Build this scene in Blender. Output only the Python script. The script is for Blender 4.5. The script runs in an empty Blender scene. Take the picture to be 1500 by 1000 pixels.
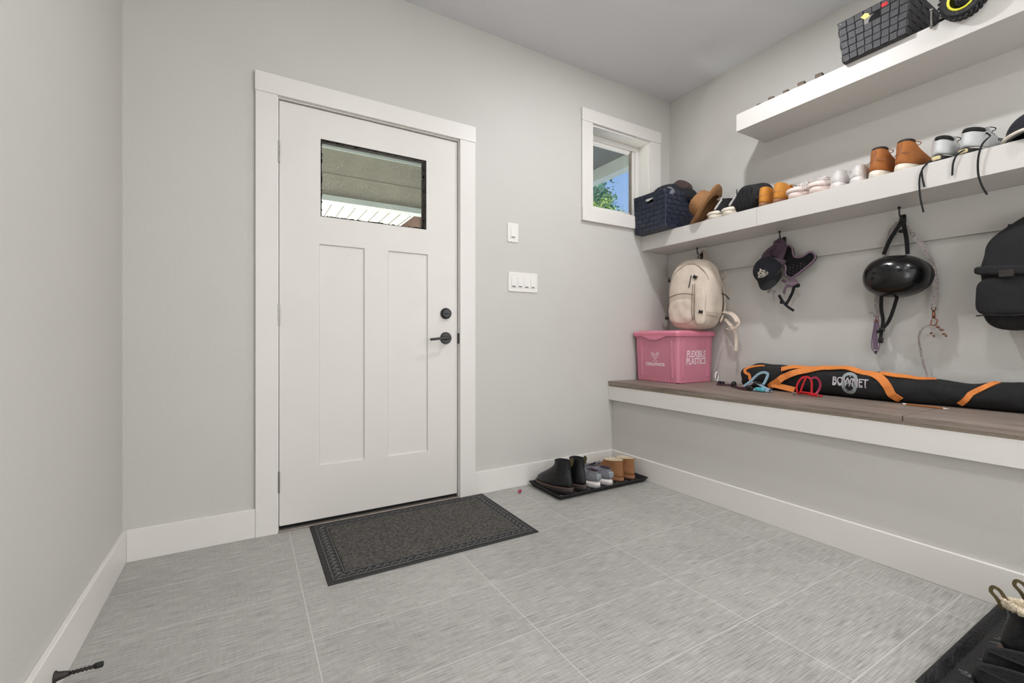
import bpy, bmesh, math, random
from mathutils import Vector, Matrix, noise
PI = math.pi
random.seed(7)
scn = bpy.context.scene
COL = scn.collection

# ------------------------------------------------------------------ materials
def lin(c):
    c = c / 255.0
    return c / 12.92 if c <= 0.04045 else ((c + 0.055) / 1.055) ** 2.4

def mat(name, rgb, rough=0.6, var=0.0, scale=20.0, bump=0.0, bscale=60.0, metal=0.0, stretch=(1, 1, 1), spec=0.5, emit=0.0):
    m = bpy.data.materials.new(name)
    m.use_nodes = True
    nt = m.node_tree
    b = nt.nodes['Principled BSDF']
    col = (lin(rgb[0]), lin(rgb[1]), lin(rgb[2]), 1)
    b.inputs['Base Color'].default_value = col
    b.inputs['Roughness'].default_value = rough
    b.inputs['Metallic'].default_value = metal
    b.inputs['Specular IOR Level'].default_value = spec
    tc = nt.nodes.new('ShaderNodeTexCoord')
    mp = nt.nodes.new('ShaderNodeMapping')
    mp.inputs['Scale'].default_value = stretch
    nt.links.new(tc.outputs['Object'], mp.inputs['Vector'])
    n = nt.nodes.new('ShaderNodeTexNoise')
    n.inputs['Scale'].default_value = scale
    n.inputs['Detail'].default_value = 6
    nt.links.new(mp.outputs['Vector'], n.inputs['Vector'])
    r = nt.nodes.new('ShaderNodeValToRGB')
    r.color_ramp.elements[0].position = 0.3
    r.color_ramp.elements[1].position = 0.7
    lo = tuple(max(0, x * (1 - var)) for x in col[:3]) + (1,)
    hi = tuple(min(1, x * (1 + var)) for x in col[:3]) + (1,)
    r.color_ramp.elements[0].color = lo
    r.color_ramp.elements[1].color = hi
    nt.links.new(n.outputs['Fac'], r.inputs['Fac'])
    nt.links.new(r.outputs['Color'], b.inputs['Base Color'])
    if bump:
        n2 = nt.nodes.new('ShaderNodeTexNoise')
        n2.inputs['Scale'].default_value = bscale
        n2.inputs['Detail'].default_value = 4
        nt.links.new(mp.outputs['Vector'], n2.inputs['Vector'])
        bp = nt.nodes.new('ShaderNodeBump')
        bp.inputs['Strength'].default_value = bump
        bp.inputs['Distance'].default_value = 0.01
        nt.links.new(n2.outputs['Fac'], bp.inputs['Height'])
        nt.links.new(bp.outputs['Normal'], b.inputs['Normal'])
    if emit:
        nt.links.new(r.outputs['Color'], b.inputs['Emission Color'])
        b.inputs['Emission Strength'].default_value = emit
    return m

M = {}
M['wall'] = mat('painted_wall', (200, 198, 192), 0.55, 0.012, 3, 0.06, 90)
M['ceil'] = mat('ceiling_paint', (216, 216, 217), 0.8, 0.015, 4, 0.15, 120)
M['trim'] = mat('white_trim', (226, 223, 217), 0.38, 0.01, 5)
M['door'] = mat('white_door_paint', (222, 219, 212), 0.42, 0.012, 6)
M['shelf'] = mat('white_shelf_paint', (208, 205, 199), 0.4, 0.01, 5)
M['plastic_white'] = mat('white_plastic', (232, 230, 224), 0.3)
M['black_metal'] = mat('black_metal', (14, 14, 14), 0.35, 0.1, 30)
M['black'] = mat('black_fabric', (20, 20, 22), 0.85, 0.25, 40, 0.4, 200)
M['black2'] = mat('black_cordura', (20, 20, 21), 0.8, 0.25, 30, 0.5, 350)
M['black_leather'] = mat('black_leather', (17, 17, 19), 0.38, 0.3, 25, 0.3, 60)
M['rubber'] = mat('black_rubber', (22, 22, 23), 0.55, 0.2, 60, 0.5, 120)
M['rubber_dark'] = mat('dark_sole', (38, 33, 30), 0.6, 0.15, 60)
M['steel'] = mat('steel', (150, 148, 142), 0.35, 0.1, 30, metal=0.9)
M['copper'] = mat('rose_gold_metal', (150, 105, 84), 0.3, 0.1, 30, metal=0.9)
M['navy_weave'] = mat('dark_blue_weave', (30, 37, 54), 0.4, 0.3, 60, 0.3, 200)
M['black_weave'] = mat('charcoal_weave', (46, 46, 48), 0.5, 0.2, 60, 0.3, 200)
M['straw'] = mat('brown_felt', (150, 108, 68), 0.85, 0.12, 30, 0.3, 150)
M['tan'] = mat('tan_nubuck', (160, 98, 46), 0.8, 0.16, 18, 0.2, 120)
M['ochre'] = mat('ochre_suede', (196, 132, 52), 0.85, 0.12, 18, 0.2, 120)
M['chestnut'] = mat('chestnut_suede', (150, 104, 66), 0.85, 0.14, 20, 0.2, 120)
M['cream_sole'] = mat('cream_sole', (224, 216, 200), 0.55, 0.04, 20)
M['brown_sole'] = mat('brown_sole', (136, 96, 70), 0.6, 0.08, 20)
M['white_mesh'] = mat('white_knit', (222, 218, 214), 0.8, 0.06, 60, 0.5, 300)
M['pink_canvas'] = mat('pale_pink_canvas', (198, 184, 178), 0.8, 0.06, 60, 0.4, 300)
M['pink_rubber'] = mat('pale_pink_rubber', (226, 208, 200), 0.5, 0.03, 20)
M['grey_mesh'] = mat('grey_knit', (132, 132, 138), 0.8, 0.15, 50, 0.5, 250)
M['grey_leather'] = mat('light_grey_leather', (198, 200, 198), 0.5, 0.08, 20, 0.1, 100)
M['white_sole'] = mat('white_foam_sole', (222, 216, 212), 0.55, 0.03, 20)
M['fleece'] = mat('cream_fleece', (214, 200, 174), 0.95, 0.12, 60, 0.9, 120)
M['mesh_black'] = mat('black_mesh', (16, 15, 17), 0.9, 0.4, 120, 0.8, 300)
M['mauve'] = mat('mauve_nylon', (80, 62, 76), 0.7, 0.12, 50, 0.2, 200)
M['mauve_light'] = mat('dusty_mauve_nylon', (128, 106, 120), 0.6, 0.1, 50)
M['pink'] = mat('pink_plastic', (204, 128, 146), 0.42, 0.03, 6, 0.08, 120)
M['pink_hi'] = mat('pink_lid_plastic', (218, 130, 150), 0.4, 0.03, 6)
M['print'] = mat('pale_print', (240, 215, 220), 0.5)
M['canvas'] = mat('cream_canvas', (214, 200, 184), 0.85, 0.06, 12, 0.35, 160)
M['canvas_dark'] = mat('beige_canvas', (182, 168, 152), 0.85, 0.06, 12, 0.35, 160)
M['seam'] = mat('seam_thread', (120, 106, 92), 0.9, 0.1, 60)
M['orange'] = mat('orange_webbing', (224, 134, 62), 0.7, 0.08, 90, 0.3, 300)
M['logo_grey'] = mat('grey_print', (142, 150, 152), 0.6, 0.05, 60)
M['logo_white'] = mat('silver_print', (186, 180, 186), 0.5, 0.05, 60)
M['black_shell'] = mat('black_gloss_shell', (13, 13, 14), 0.22, 0.1, 30)
M['webbing'] = mat('patterned_webbing', (158, 150, 146), 0.7, 0.45, 130, 0.2, 200)
M['purple_leather'] = mat('purple_leather', (112, 92, 112), 0.45, 0.08, 40)
M['collar'] = mat('dark_burgundy_webbing', (74, 42, 54), 0.7, 0.3, 90)
M['welt_brown'] = mat('dark_brown_welt', (84, 64, 54), 0.6, 0.1, 60)
M['teal'] = mat('pale_blue_webbing', (132, 158, 172), 0.7, 0.3, 90, 0.2, 200)
M['turq'] = mat('turquoise_plastic', (86, 178, 190), 0.4)
M['coral'] = mat('coral_webbing', (220, 120, 110), 0.7, 0.1, 90)
M['red'] = mat('red_webbing', (190, 24, 34), 0.6, 0.2, 90, 0.2, 200)
M['magenta'] = mat('magenta_webbing', (150, 34, 66), 0.6, 0.2, 90)
M['olive'] = mat('olive_webbing', (96, 84, 52), 0.8, 0.3, 200, 0.3, 300)
M['yellow'] = mat('yellow_plastic', (226, 222, 60), 0.4)
M['yellow_tag'] = mat('yellow_label', (236, 210, 100), 0.5)
M['grey_knit'] = mat('grey_marl_knit', (128, 130, 136), 0.95, 0.25, 90, 0.8, 150)
M['dark_felt'] = mat('black_felt', (30, 32, 40), 0.9, 0.1, 30, 0.3, 150)
M['brown_felt'] = mat('dark_brown_felt', (74, 58, 54), 0.9, 0.1, 30, 0.3, 150)
M['dark_wood'] = mat('dark_wood_block', (96, 84, 72), 0.7, 0.3, 40)
M['denim'] = mat('blue_denim', (58, 76, 110), 0.9, 0.15, 90, 0.4, 300)
M['foliage'] = mat('tree_leaves', (98, 150, 118), 0.5, 0.5, 3)
M['foliage2'] = mat('tree_leaves_yellow', (158, 186, 92), 0.55, 0.3, 3)
M['bark'] = mat('tree_bark', (92, 76, 60), 0.9, 0.3, 10, 0.5, 20)
M['grass'] = mat('outdoor_lawn', (96, 116, 72), 0.95, 0.2, 4)
M['siding'] = mat('green_grey_siding', (164, 160, 142), 0.8, 0.08, 4)
M['siding_light'] = mat('pale_green_grey_board', (190, 200, 192), 0.7, 0.06, 4)
M['soffit'] = mat('white_vinyl_soffit', (244, 246, 236), 0.5, 0.02, 4, emit=0.0)
M['soffit_line'] = mat('soffit_groove', (120, 124, 110), 0.8)
M['brown_boards'] = mat('brown_cladding', (138, 112, 96), 0.8, 0.2, 6, stretch=(8, 8, 0.4))
M['porch_grey'] = mat('dark_grey_porch_board', (112, 116, 112), 0.8, 0.08, 4)
M['bounce_ground'] = mat('pale_bounce_ground', (226, 224, 214), 0.9, 0.05, 2)  # kept pale to bounce light upwards outside
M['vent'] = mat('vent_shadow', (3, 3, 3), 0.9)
M['lining_grey'] = mat('dark_mauve_grey_lining', (70, 60, 70), 0.9, 0.1, 60)
M['cream_insert'] = mat('cream_rubber', (206, 190, 146), 0.6)
M['wire'] = mat('wire', (90, 100, 120), 0.7)
M['grime'] = mat('dark_sealant', (46, 42, 38), 0.9, 0.5, 90, 0.8, 200)
M['dark_gap'] = mat('dark_gap', (10, 10, 10), 0.9)
M['alu'] = mat('aluminium', (150, 142, 132), 0.4, 0.1, 20, metal=0.6)

# glass
def glass_mat():
    m = bpy.data.materials.new('window_glass'); m.use_nodes = True
    nt = m.node_tree
    for n in list(nt.nodes):
        if n.type != 'OUTPUT_MATERIAL': nt.nodes.remove(n)
    out = [n for n in nt.nodes if n.type == 'OUTPUT_MATERIAL'][0]
    tr = nt.nodes.new('ShaderNodeBsdfTransparent')
    gl = nt.nodes.new('ShaderNodeBsdfGlossy'); gl.inputs['Roughness'].default_value = 0.02
    mx = nt.nodes.new('ShaderNodeMixShader'); mx.inputs[0].default_value = 0.05
    nt.links.new(tr.outputs[0], mx.inputs[1]); nt.links.new(gl.outputs[0], mx.inputs[2])
    nt.links.new(mx.outputs[0], out.inputs[0])
    return m
M['glass'] = glass_mat()
def dirty_glass():
    m = glass_mat(); m.name = 'dusty_glass'; nt = m.node_tree
    mx = [n for n in nt.nodes if n.type == 'MIX_SHADER'][0]
    out = [n for n in nt.nodes if n.type == 'OUTPUT_MATERIAL'][0]
    df = nt.nodes.new('ShaderNodeBsdfDiffuse'); df.inputs['Color'].default_value = (0.75, 0.75, 0.65, 1)
    tc = nt.nodes.new('ShaderNodeTexCoord'); n = nt.nodes.new('ShaderNodeTexNoise')
    n.inputs['Scale'].default_value = 160; n.inputs['Detail'].default_value = 3
    nt.links.new(tc.outputs['Object'], n.inputs['Vector'])
    r = nt.nodes.new('ShaderNodeMapRange'); r.inputs['From Min'].default_value = 0.58; r.inputs['From Max'].default_value = 0.75
    r.inputs['To Min'].default_value = 0.02; r.inputs['To Max'].default_value = 0.4
    nt.links.new(n.outputs['Fac'], r.inputs['Value'])
    m2 = nt.nodes.new('ShaderNodeMixShader')
    nt.links.new(r.outputs['Result'], m2.inputs[0]); nt.links.new(nt.nodes['Transparent BSDF'].outputs[0], m2.inputs[1]); nt.links.new(df.outputs[0], m2.inputs[2])
    nt.links.new(m2.outputs[0], out.inputs[0])
    return m
M['dusty_glass'] = dirty_glass()

def floor_mat():
    m = bpy.data.materials.new('linen_floor_tile'); m.use_nodes = True
    nt = m.node_tree; L = nt.links; N = nt.nodes.new
    b = nt.nodes['Principled BSDF']; b.inputs['Roughness'].default_value = 0.42
    tc = N('ShaderNodeTexCoord')
    br = N('ShaderNodeTexBrick')
    br.offset = 0.0; br.squash = 1.0
    mp = N('ShaderNodeMapping'); mp.inputs['Location'].default_value = (-0.172, -0.2705, 0)
    L.new(tc.outputs['Object'], mp.inputs['Vector']); L.new(mp.outputs['Vector'], br.inputs['Vector'])
    br.inputs['Scale'].default_value = 1.0
    br.inputs['Brick Width'].default_value = 0.6035; br.inputs['Row Height'].default_value = 0.2982
    br.inputs['Mortar Size'].default_value = 0.0016; br.inputs['Mortar Smooth'].default_value = 0.15
    br.inputs['Color1'].default_value = (0.97, 0.97, 0.97, 1); br.inputs['Color2'].default_value = (1.03, 1.03, 1.03, 1)
    # fine threads running along the tiles
    mp1 = N('ShaderNodeMapping'); mp1.inputs['Scale'].default_value = (12, 330, 1)
    L.new(tc.outputs['Object'], mp1.inputs['Vector'])
    n1 = N('ShaderNodeTexNoise'); n1.inputs['Scale'].default_value = 1; n1.inputs['Detail'].default_value = 3
    L.new(mp1.outputs['Vector'], n1.inputs['Vector'])
    mp2 = N('ShaderNodeMapping'); mp2.inputs['Scale'].default_value = (120, 24, 1)
    L.new(tc.outputs['Object'], mp2.inputs['Vector'])
    n2 = N('ShaderNodeTexNoise'); n2.inputs['Scale'].default_value = 1; n2.inputs['Detail'].default_value = 3
    L.new(mp2.outputs['Vector'], n2.inputs['Vector'])
    n3 = N('ShaderNodeTexNoise'); n3.inputs['Scale'].default_value = 2.2; n3.inputs['Detail'].default_value = 4
    L.new(tc.outputs['Object'], n3.inputs['Vector'])
    a = N('ShaderNodeMath'); a.operation = 'MULTIPLY_ADD'; a.inputs[1].default_value = 0.69; L.new(n1.outputs['Fac'], a.inputs[0])
    a2 = N('ShaderNodeMath'); a2.operation = 'MULTIPLY'; a2.inputs[1].default_value = 0.15; L.new(n2.outputs['Fac'], a2.inputs[0])
    a3 = N('ShaderNodeMath'); a3.operation = 'MULTIPLY_ADD'; a3.inputs[1].default_value = 0.16
    L.new(n3.outputs['Fac'], a3.inputs[0]); L.new(a2.outputs[0], a3.inputs[2]); L.new(a3.outputs[0], a.inputs[2])
    r = N('ShaderNodeValToRGB')
    r.color_ramp.elements[0].position = 0.33; r.color_ramp.elements[1].position = 0.67
    r.color_ramp.elements[0].color = (lin(128), lin(126), lin(121), 1); r.color_ramp.elements[1].color = (lin(192), lin(190), lin(184), 1)
    L.new(a.outputs[0], r.inputs['Fac'])
    mul = N('ShaderNodeMixRGB'); mul.blend_type = 'MULTIPLY'; mul.inputs[0].default_value = 1
    L.new(r.outputs['Color'], mul.inputs[1]); L.new(br.outputs['Color'], mul.inputs[2])
    mx = N('ShaderNodeMixRGB'); L.new(br.outputs['Fac'], mx.inputs[0]); L.new(mul.outputs[0], mx.inputs[1])
    mx.inputs[2].default_value = (lin(196), lin(194), lin(188), 1)
    L.new(mx.outputs[0], b.inputs['Base Color'])
    bp = N('ShaderNodeBump'); bp.inputs['Strength'].default_value = 0.12; bp.inputs['Distance'].default_value = 0.004
    L.new(a.outputs[0], bp.inputs['Height']); L.new(bp.outputs['Normal'], b.inputs['Normal'])
    return m
M['floor'] = floor_mat()

def streak_mat(name, c1, c2, sx, sy, sz, rough, bump=0.2):
    m = bpy.data.materials.new(name); m.use_nodes = True
    nt = m.node_tree; L = nt.links; N = nt.nodes.new
    b = nt.nodes['Principled BSDF']; b.inputs['Roughness'].default_value = rough
    tc = N('ShaderNodeTexCoord'); mp = N('ShaderNodeMapping'); mp.inputs['Scale'].default_value = (sx, sy, sz)
    n = N('ShaderNodeTexNoise'); n.inputs['Scale'].default_value = 1; n.inputs['Detail'].default_value = 7; n.inputs['Roughness'].default_value = 0.65
    L.new(tc.outputs['Object'], mp.inputs['Vector']); L.new(mp.outputs['Vector'], n.inputs['Vector'])
    r = N('ShaderNodeValToRGB'); r.color_ramp.elements[0].position = 0.3; r.color_ramp.elements[1].position = 0.7
    r.color_ramp.elements[0].color = (lin(c1[0]), lin(c1[1]), lin(c1[2]), 1)
    r.color_ramp.elements[1].color = (lin(c2[0]), lin(c2[1]), lin(c2[2]), 1)
    L.new(n.outputs['Fac'], r.inputs['Fac']); L.new(r.outputs['Color'], b.inputs['Base Color'])
    bp = N('ShaderNodeBump'); bp.inputs['Strength'].default_value = bump; bp.inputs['Distance'].default_value = 0.003
    L.new(n.outputs['Fac'], bp.inputs['Height']); L.new(bp.outputs['Normal'], b.inputs['Normal'])
    return m
M['bench_wood'] = streak_mat('grey_brown_plank', (102, 90, 81), (156, 142, 131), 40, 3, 40, 0.5)
M['carpet'] = streak_mat('charcoal_carpet', (6, 6, 6), (104, 99, 93), 85, 85, 85, 0.95, 0.9)
M['tread'] = streak_mat('grey_tray_texture', (60, 60, 60), (130, 129, 128), 150, 150, 150, 0.6, 0.9)

# ------------------------------------------------------------------ mesh helpers
def obj(name, bm, m, parent=None, smooth=False, bevel=0.0, subsurf=0, seg=2):
    me = bpy.data.meshes.new(name)
    bmesh.ops.recalc_face_normals(bm, faces=bm.faces[:])
    bm.to_mesh(me); bm.free()
    if smooth:
        for p in me.polygons: p.use_smooth = True
    me.materials.append(M[m])
    o = bpy.data.objects.new(name, me)
    COL.objects.link(o)
    if parent is not None: o.parent = parent
    if bevel:
        md = o.modifiers.new('bevel', 'BEVEL'); md.width = bevel; md.segments = seg; md.limit_method = 'ANGLE'; md.angle_limit = math.radians(40)
    if subsurf:
        md = o.modifiers.new('sub', 'SUBSURF'); md.levels = subsurf; md.render_levels = subsurf
    return o

def tag(o, label=None, cat=None, group=None, kind=None):
    if label: o['label'] = label
    if cat: o['category'] = cat
    if group: o['group'] = group
    if kind: o['kind'] = kind
    return o

def empty(name, loc, rz, label, cat, group=None):
    o = bpy.data.objects.new(name, None); COL.objects.link(o)
    o.location = loc; o.rotation_euler = (0, 0, rz); o.empty_display_size = 0.05
    return tag(o, label, cat, group)

def dup(root, loc, rz, label, group=None, scale=None):
    r = root.copy(); COL.objects.link(r); r.location = loc; r.rotation_euler = (0, 0, rz)
    if scale: r.scale = scale
    r['label'] = label
    if group: r['group'] = group
    for ch in list(root.children):
        c = ch.copy(); COL.objects.link(c); c.parent = r
        for g in list(ch.children):
            d = g.copy(); COL.objects.link(d); d.parent = c
    return r

def B(): return bmesh.new()

def box(bm, x0, x1, y0, y1, z0, z1, mtx=None):
    vs = [bm.verts.new(v) for v in ((x0,y0,z0),(x1,y0,z0),(x1,y1,z0),(x0,y1,z0),(x0,y0,z1),(x1,y0,z1),(x1,y1,z1),(x0,y1,z1))]
    for f in ((0,3,2,1),(4,5,6,7),(0,1,5,4),(1,2,6,5),(2,3,7,6),(3,0,4,7)):
        bm.faces.new([vs[i] for i in f])
    if mtx is not None:
        for v in vs: v.co = mtx @ v.co
    return vs

def bx(name, dims, m, parent=None, bevel=0.0, **k):
    bm = B(); box(bm, *dims); return obj(name, bm, m, parent, bevel=bevel, **k)

def loft(bm, rings, cap0=True, cap1=True, closed=True):
    rv = [[bm.verts.new(p) for p in r] for r in rings]
    n = len(rv[0])
    for a, b in zip(rv[:-1], rv[1:]):
        for i in range(n if closed else n - 1):
            j = (i + 1) % n
            bm.faces.new((a[i], a[j], b[j], b[i]))
    if cap0: bm.faces.new(rv[0][::-1])
    if cap1: bm.faces.new(rv[-1])
    return rv

def smooth_path(pts, k=6):
    P = [Vector(p) for p in pts]
    if len(P) < 3: return P
    Q = [2*P[0]-P[1]] + P + [2*P[-1]-P[-2]]
    out = []
    for i in range(1, len(Q)-2):
        p0, p1, p2, p3 = Q[i-1:i+3]
        for j in range(k):
            t = j / k
            out.append(0.5*((2*p1)+(-p0+p2)*t+(2*p0-5*p1+4*p2-p3)*t*t+(-p0+3*p1-3*p2+p3)*t**3))
    out.append(P[-1])
    return out

def frames(P, closed=False):
    T = []
    for i in range(len(P)):
        a = P[max(0, i-1)]; b = P[min(len(P)-1, i+1)]
        if closed: a = P[i-1]; b = P[(i+1) % len(P)]
        d = (b-a); T.append(d.normalized() if d.length > 1e-9 else Vector((0,0,1)))
    ref = Vector((0,0,1)) if abs(T[0].z) < 0.9 else Vector((1,0,0))
    u = T[0].cross(ref).normalized(); U = []
    for t in T:
        u = (u - t*u.dot(t)).normalized(); U.append(u)
    return T, U

def tube(bm, pts, r, n=8, k=5, cap=True, closed=False):
    P = smooth_path(pts, k) if k > 1 else [Vector(p) for p in pts]
    T, U = frames(P, closed)
    rings = []
    for i, p in enumerate(P):
        rr = r(i/(len(P)-1)) if callable(r) else r
        v = T[i].cross(U[i])
        rings.append([p + (U[i]*math.cos(a) + v*math.sin(a))*rr for a in [2*PI*q/n for q in range(n)]])
    if closed: rings.append(rings[0])
    loft(bm, rings, cap and not closed, cap and not closed)

def ribbon(bm, pts, w, t, nrm=None, k=6):
    """flat strap; nrm = outward direction of its face (vector or list)"""
    P = smooth_path(pts, k)
    T, U = frames(P)
    NL = None
    if isinstance(nrm, list):
        NL = smooth_path(nrm, k)
    rings = []
    for i, p in enumerate(P):
        if nrm is None: nn = U[i]
        else:
            nn = NL[i] if NL else Vector(nrm)
        nn = (nn - T[i]*nn.dot(T[i]))
        nn = nn.normalized() if nn.length > 1e-6 else U[i]
        s = T[i].cross(nn)
        ww = w(i/(len(P)-1)) if callable(w) else w
        rings.append([p + s*ww/2 + nn*t/2, p - s*ww/2 + nn*t/2, p - s*ww/2 - nn*t/2, p + s*ww/2 - nn*t/2])
    loft(bm, rings)

def lathe(bm, prof, n=24, c=(0,0,0), axis='Z', cap=False):
    rings = []
    for r, h in prof:
        ring = []
        for i in range(n):
            a = 2*PI*i/n
            x, y = r*math.cos(a), r*math.sin(a)
            p = (x, y, h) if axis == 'Z' else ((h, x, y) if axis == 'X' else (y, h, x))
            ring.append(Vector(p) + Vector(c))
        rings.append(ring)
    loft(bm, rings, cap, cap)

def superbox(bm, size, e=4.0, res=10, fn=None, c=(0,0,0)):
    sx, sy, sz = [s/2 for s in size]
    vd = {}
    def V(x, y, z):
        key = (round(x, 5), round(y, 5), round(z, 5))
        if key not in vd:
            nrm = (abs(x)**e + abs(y)**e + abs(z)**e) ** (1/e)
            p = Vector((x/nrm*sx, y/nrm*sy, z/nrm*sz))
            if fn: p = Vector(fn(p, (x/nrm, y/nrm, z/nrm)))
            vd[key] = bm.verts.new(p + Vector(c))
        return vd[key]
    g = [math.tan((2*i/res-1)*PI/4) for i in range(res+1)]
    for ax in range(3):
        for s in (-1, 1):
            for i in range(res):
                for j in range(res):
                    q = []
                    for (a, b) in ((i,j),(i+1,j),(i+1,j+1),(i,j+1)):
                        c3 = [0,0,0]; c3[ax] = s; c3[(ax+1)%3] = g[a]; c3[(ax+2)%3] = g[b]
                        q.append(V(*c3))
                    if s < 0: q = q[::-1]
                    bm.faces.new(q)

def poly_plate(bm, pts, axis_dir, t):
    """closed 3-D outline extruded by t along axis_dir"""
    d = Vector(axis_dir) * t
    a = [Vector(p) for p in pts]
    loft(bm, [a, [p + d for p in a]])

def xf(bm, m, start=0):
    bm.verts.ensure_lookup_table()
    for v in bm.verts[start:]: v.co = m @ v.co

def face_minus_x(x, y, z):     # frame for lettering on a surface that faces -X
    return Matrix(((0, 0, -1, x), (-1, 0, 0, y), (0, 1, 0, z), (0, 0, 0, 1)))
def face_minus_y(x, y, z):
    return Matrix(((1, 0, 0, x), (0, 0, -1, y), (0, 1, 0, z), (0, 0, 0, 1)))

def text_bm(txt, size, ext=0.0005, bold=0.0, sx=1.0, res=3, space=1.0):
    cu = bpy.data.curves.new('lettering', 'FONT'); cu.body = txt; cu.size = size; cu.extrude = ext; cu.offset = bold
    cu.align_x = 'CENTER'; cu.align_y = 'CENTER'; cu.resolution_u = res; cu.space_line = 0.8; cu.space_character = space
    o = bpy.data.objects.new('lettering', cu); COL.objects.link(o)
    dg = bpy.context.evaluated_depsgraph_get()
    me = bpy.data.meshes.new_from_object(o.evaluated_get(dg))
    bm = B(); bm.from_mesh(me)
    bpy.data.objects.remove(o); bpy.data.curves.remove(cu); bpy.data.meshes.remove(me)
    for v in bm.verts: v.co.x *= sx
    return bm

def wob(p, s, a):
    return Vector((noise.noise(p*s), noise.noise(p*s+Vector((7,3,1))), noise.noise(p*s+Vector((1,9,5))))) * a
# ------------------------------------------------------------------ camera, lights, sky
H = 0.90
cam = bpy.data.cameras.new('camera'); co = bpy.data.objects.new('camera', cam); COL.objects.link(co)
co.location = (0, 0, H); co.rotation_euler = (PI/2, 0, -math.radians(30.44))
cam.sensor_width = 36; cam.lens = 662/1500*36; cam.shift_y = -4.5/1500; cam.clip_start = 0.02; cam.clip_end = 200
scn.camera = co
scn.view_settings.view_transform = 'Standard'
scn.view_settings.look = 'None'
scn.view_settings.exposure = 0.0

def area(name, loc, rot, size, power, color=(1,1,1), sy=None, shape='DISK', spread=180):
    l = bpy.data.lights.new(name, 'AREA'); l.shape = shape; l.size = size
    if sy: l.size_y = sy
    l.energy = power; l.color = color; l.spread = math.radians(spread)
    o = bpy.data.objects.new(name, l); COL.objects.link(o); o.location = loc; o.rotation_euler = rot
    return o
W = (0.995, 0.985, 1.015)
area('downlight', (1.84, 1.32, 2.68), (0,0,0), 0.06, 15, W)
area('downlight', (0.75, 0.45, 2.68), (0,0,0), 0.08, 11, W)
area('downlight', (1.84, -0.4, 2.68), (0,0,0), 0.08, 10, W)
area('downlight', (0.60, -0.9, 2.68), (0,0,0), 0.08, 8, W)
area('downlight', (1.20, -2.0, 2.68), (0,0,0), 0.08, 10, W)
area('fill_light', (1.15, -2.7, 1.5), (PI/2, 0, 0), 2.6, 4, (0.97, 0.985, 1.05), sy=2.0, shape='RECTANGLE')  # unseen soft fill added behind the camera, not a room fixture
area('fill_light', (0.0, -2.0, 1.0), (PI/2, 0, -1.25), 1.3, 19, (0.98, 0.985, 1.03), sy=1.3, shape='RECTANGLE')  # added fill turned towards the right wall
area('fill_light', (2.45, -1.6, 1.4), (PI/2, 0, 1.45), 1.3, 50, (0.98, 0.985, 1.03), sy=1.5, shape='RECTANGLE')  # added fill turned towards the left wall
area('ceiling_fill', (1.1, -1.4, 1.0), (PI, 0, 0), 1.4, 13, (0.98, 0.985, 1.03), sy=1.4, shape='RECTANGLE')  # unseen upward fill, added to brighten the ceiling
area('porch_fill', (0.6, 3.1, 0.2), (PI*0.88, 0, 0), 0.8, 26, (1.0, 0.98, 0.9))  # unseen fill added to brighten the boards outside the door
area('porch_fill', (0.4, 4.8, 0.2), (PI, 0, 0), 0.8, 50, (1.0, 1.0, 0.95))  # unseen fill added under the soffit to brighten it
sun = bpy.data.lights.new('sun', 'SUN'); sun.energy = 8; sun.angle = 0.01; sun.color = (1, 0.96, 0.88)
so = bpy.data.objects.new('sun', sun); COL.objects.link(so); so.rotation_euler = (math.radians(48), 0, math.radians(-100)); so.location = (-5, 8, 10)

w = bpy.data.worlds.new('sky'); scn.world = w; w.use_nodes = True
nt = w.node_tree; bg = nt.nodes['Background']
tc = nt.nodes.new('ShaderNodeTexCoord'); sp = nt.nodes.new('ShaderNodeSeparateXYZ'); r = nt.nodes.new('ShaderNodeValToRGB')
nt.links.new(tc.outputs['Generated'], sp.inputs[0]); nt.links.new(sp.outputs['Z'], r.inputs['Fac']); nt.links.new(r.outputs['Color'], bg.inputs['Color'])
r.color_ramp.elements[0].position = 0.0; r.color_ramp.elements[0].color = (lin(190), lin(214), lin(238), 1)
r.color_ramp.elements[1].position = 0.45; r.color_ramp.elements[1].color = (lin(118), lin(168), lin(232), 1)
bg.inputs['Strength'].default_value = 1.0

# ------------------------------------------------------------------ room shell
XL, XR, YW, ZC, YB = -0.43, 2.776, 2.36, 2.693, -2.9
S = 'structure'
def st(o): o['kind'] = S; return o
st(bx('floor', (XL-0.1, XR+0.1, YB-0.1, YW+0.16, -0.05, 0.0), 'floor'))
st(bx('ceiling', (XL-0.1, XR+0.1, YB-0.1, YW+0.16, ZC, ZC+0.1), 'ceil'))
st(bx('wall_left', (XL-0.1, XL, YB, YW+0.16, 0, ZC), 'wall'))
st(bx('wall_right', (XR, XR+0.1, YB, YW+0.16, 0, ZC), 'wall'))
st(bx('wall_near', (XL-0.1, XR+0.1, YB-0.1, YB, 0, ZC), 'wall'))
DX0, DX1, DZ = 0.1228, 1.0405, 2.022
WX0, WX1, WZ0, WZ1 = 2.007, 2.567, 1.772, 2.347
bm = B()
YO = YW+0.16
box(bm, XL, DX0, YW, YO, 0, ZC)
box(bm, DX0, DX1, YW, YO, DZ, ZC)
box(bm, DX1, WX0, YW, YO, 0, ZC)
box(bm, WX0, WX1, YW, YO, 0, WZ0)
box(bm, WX0, WX1, YW, YO, WZ1, ZC)
box(bm, WX1, XR, YW, YO, 0, ZC)
bmesh.ops.remove_doubles(bm, verts=bm.verts, dist=1e-5)
st(obj('wall_back', bm, 'wall'))

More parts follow.
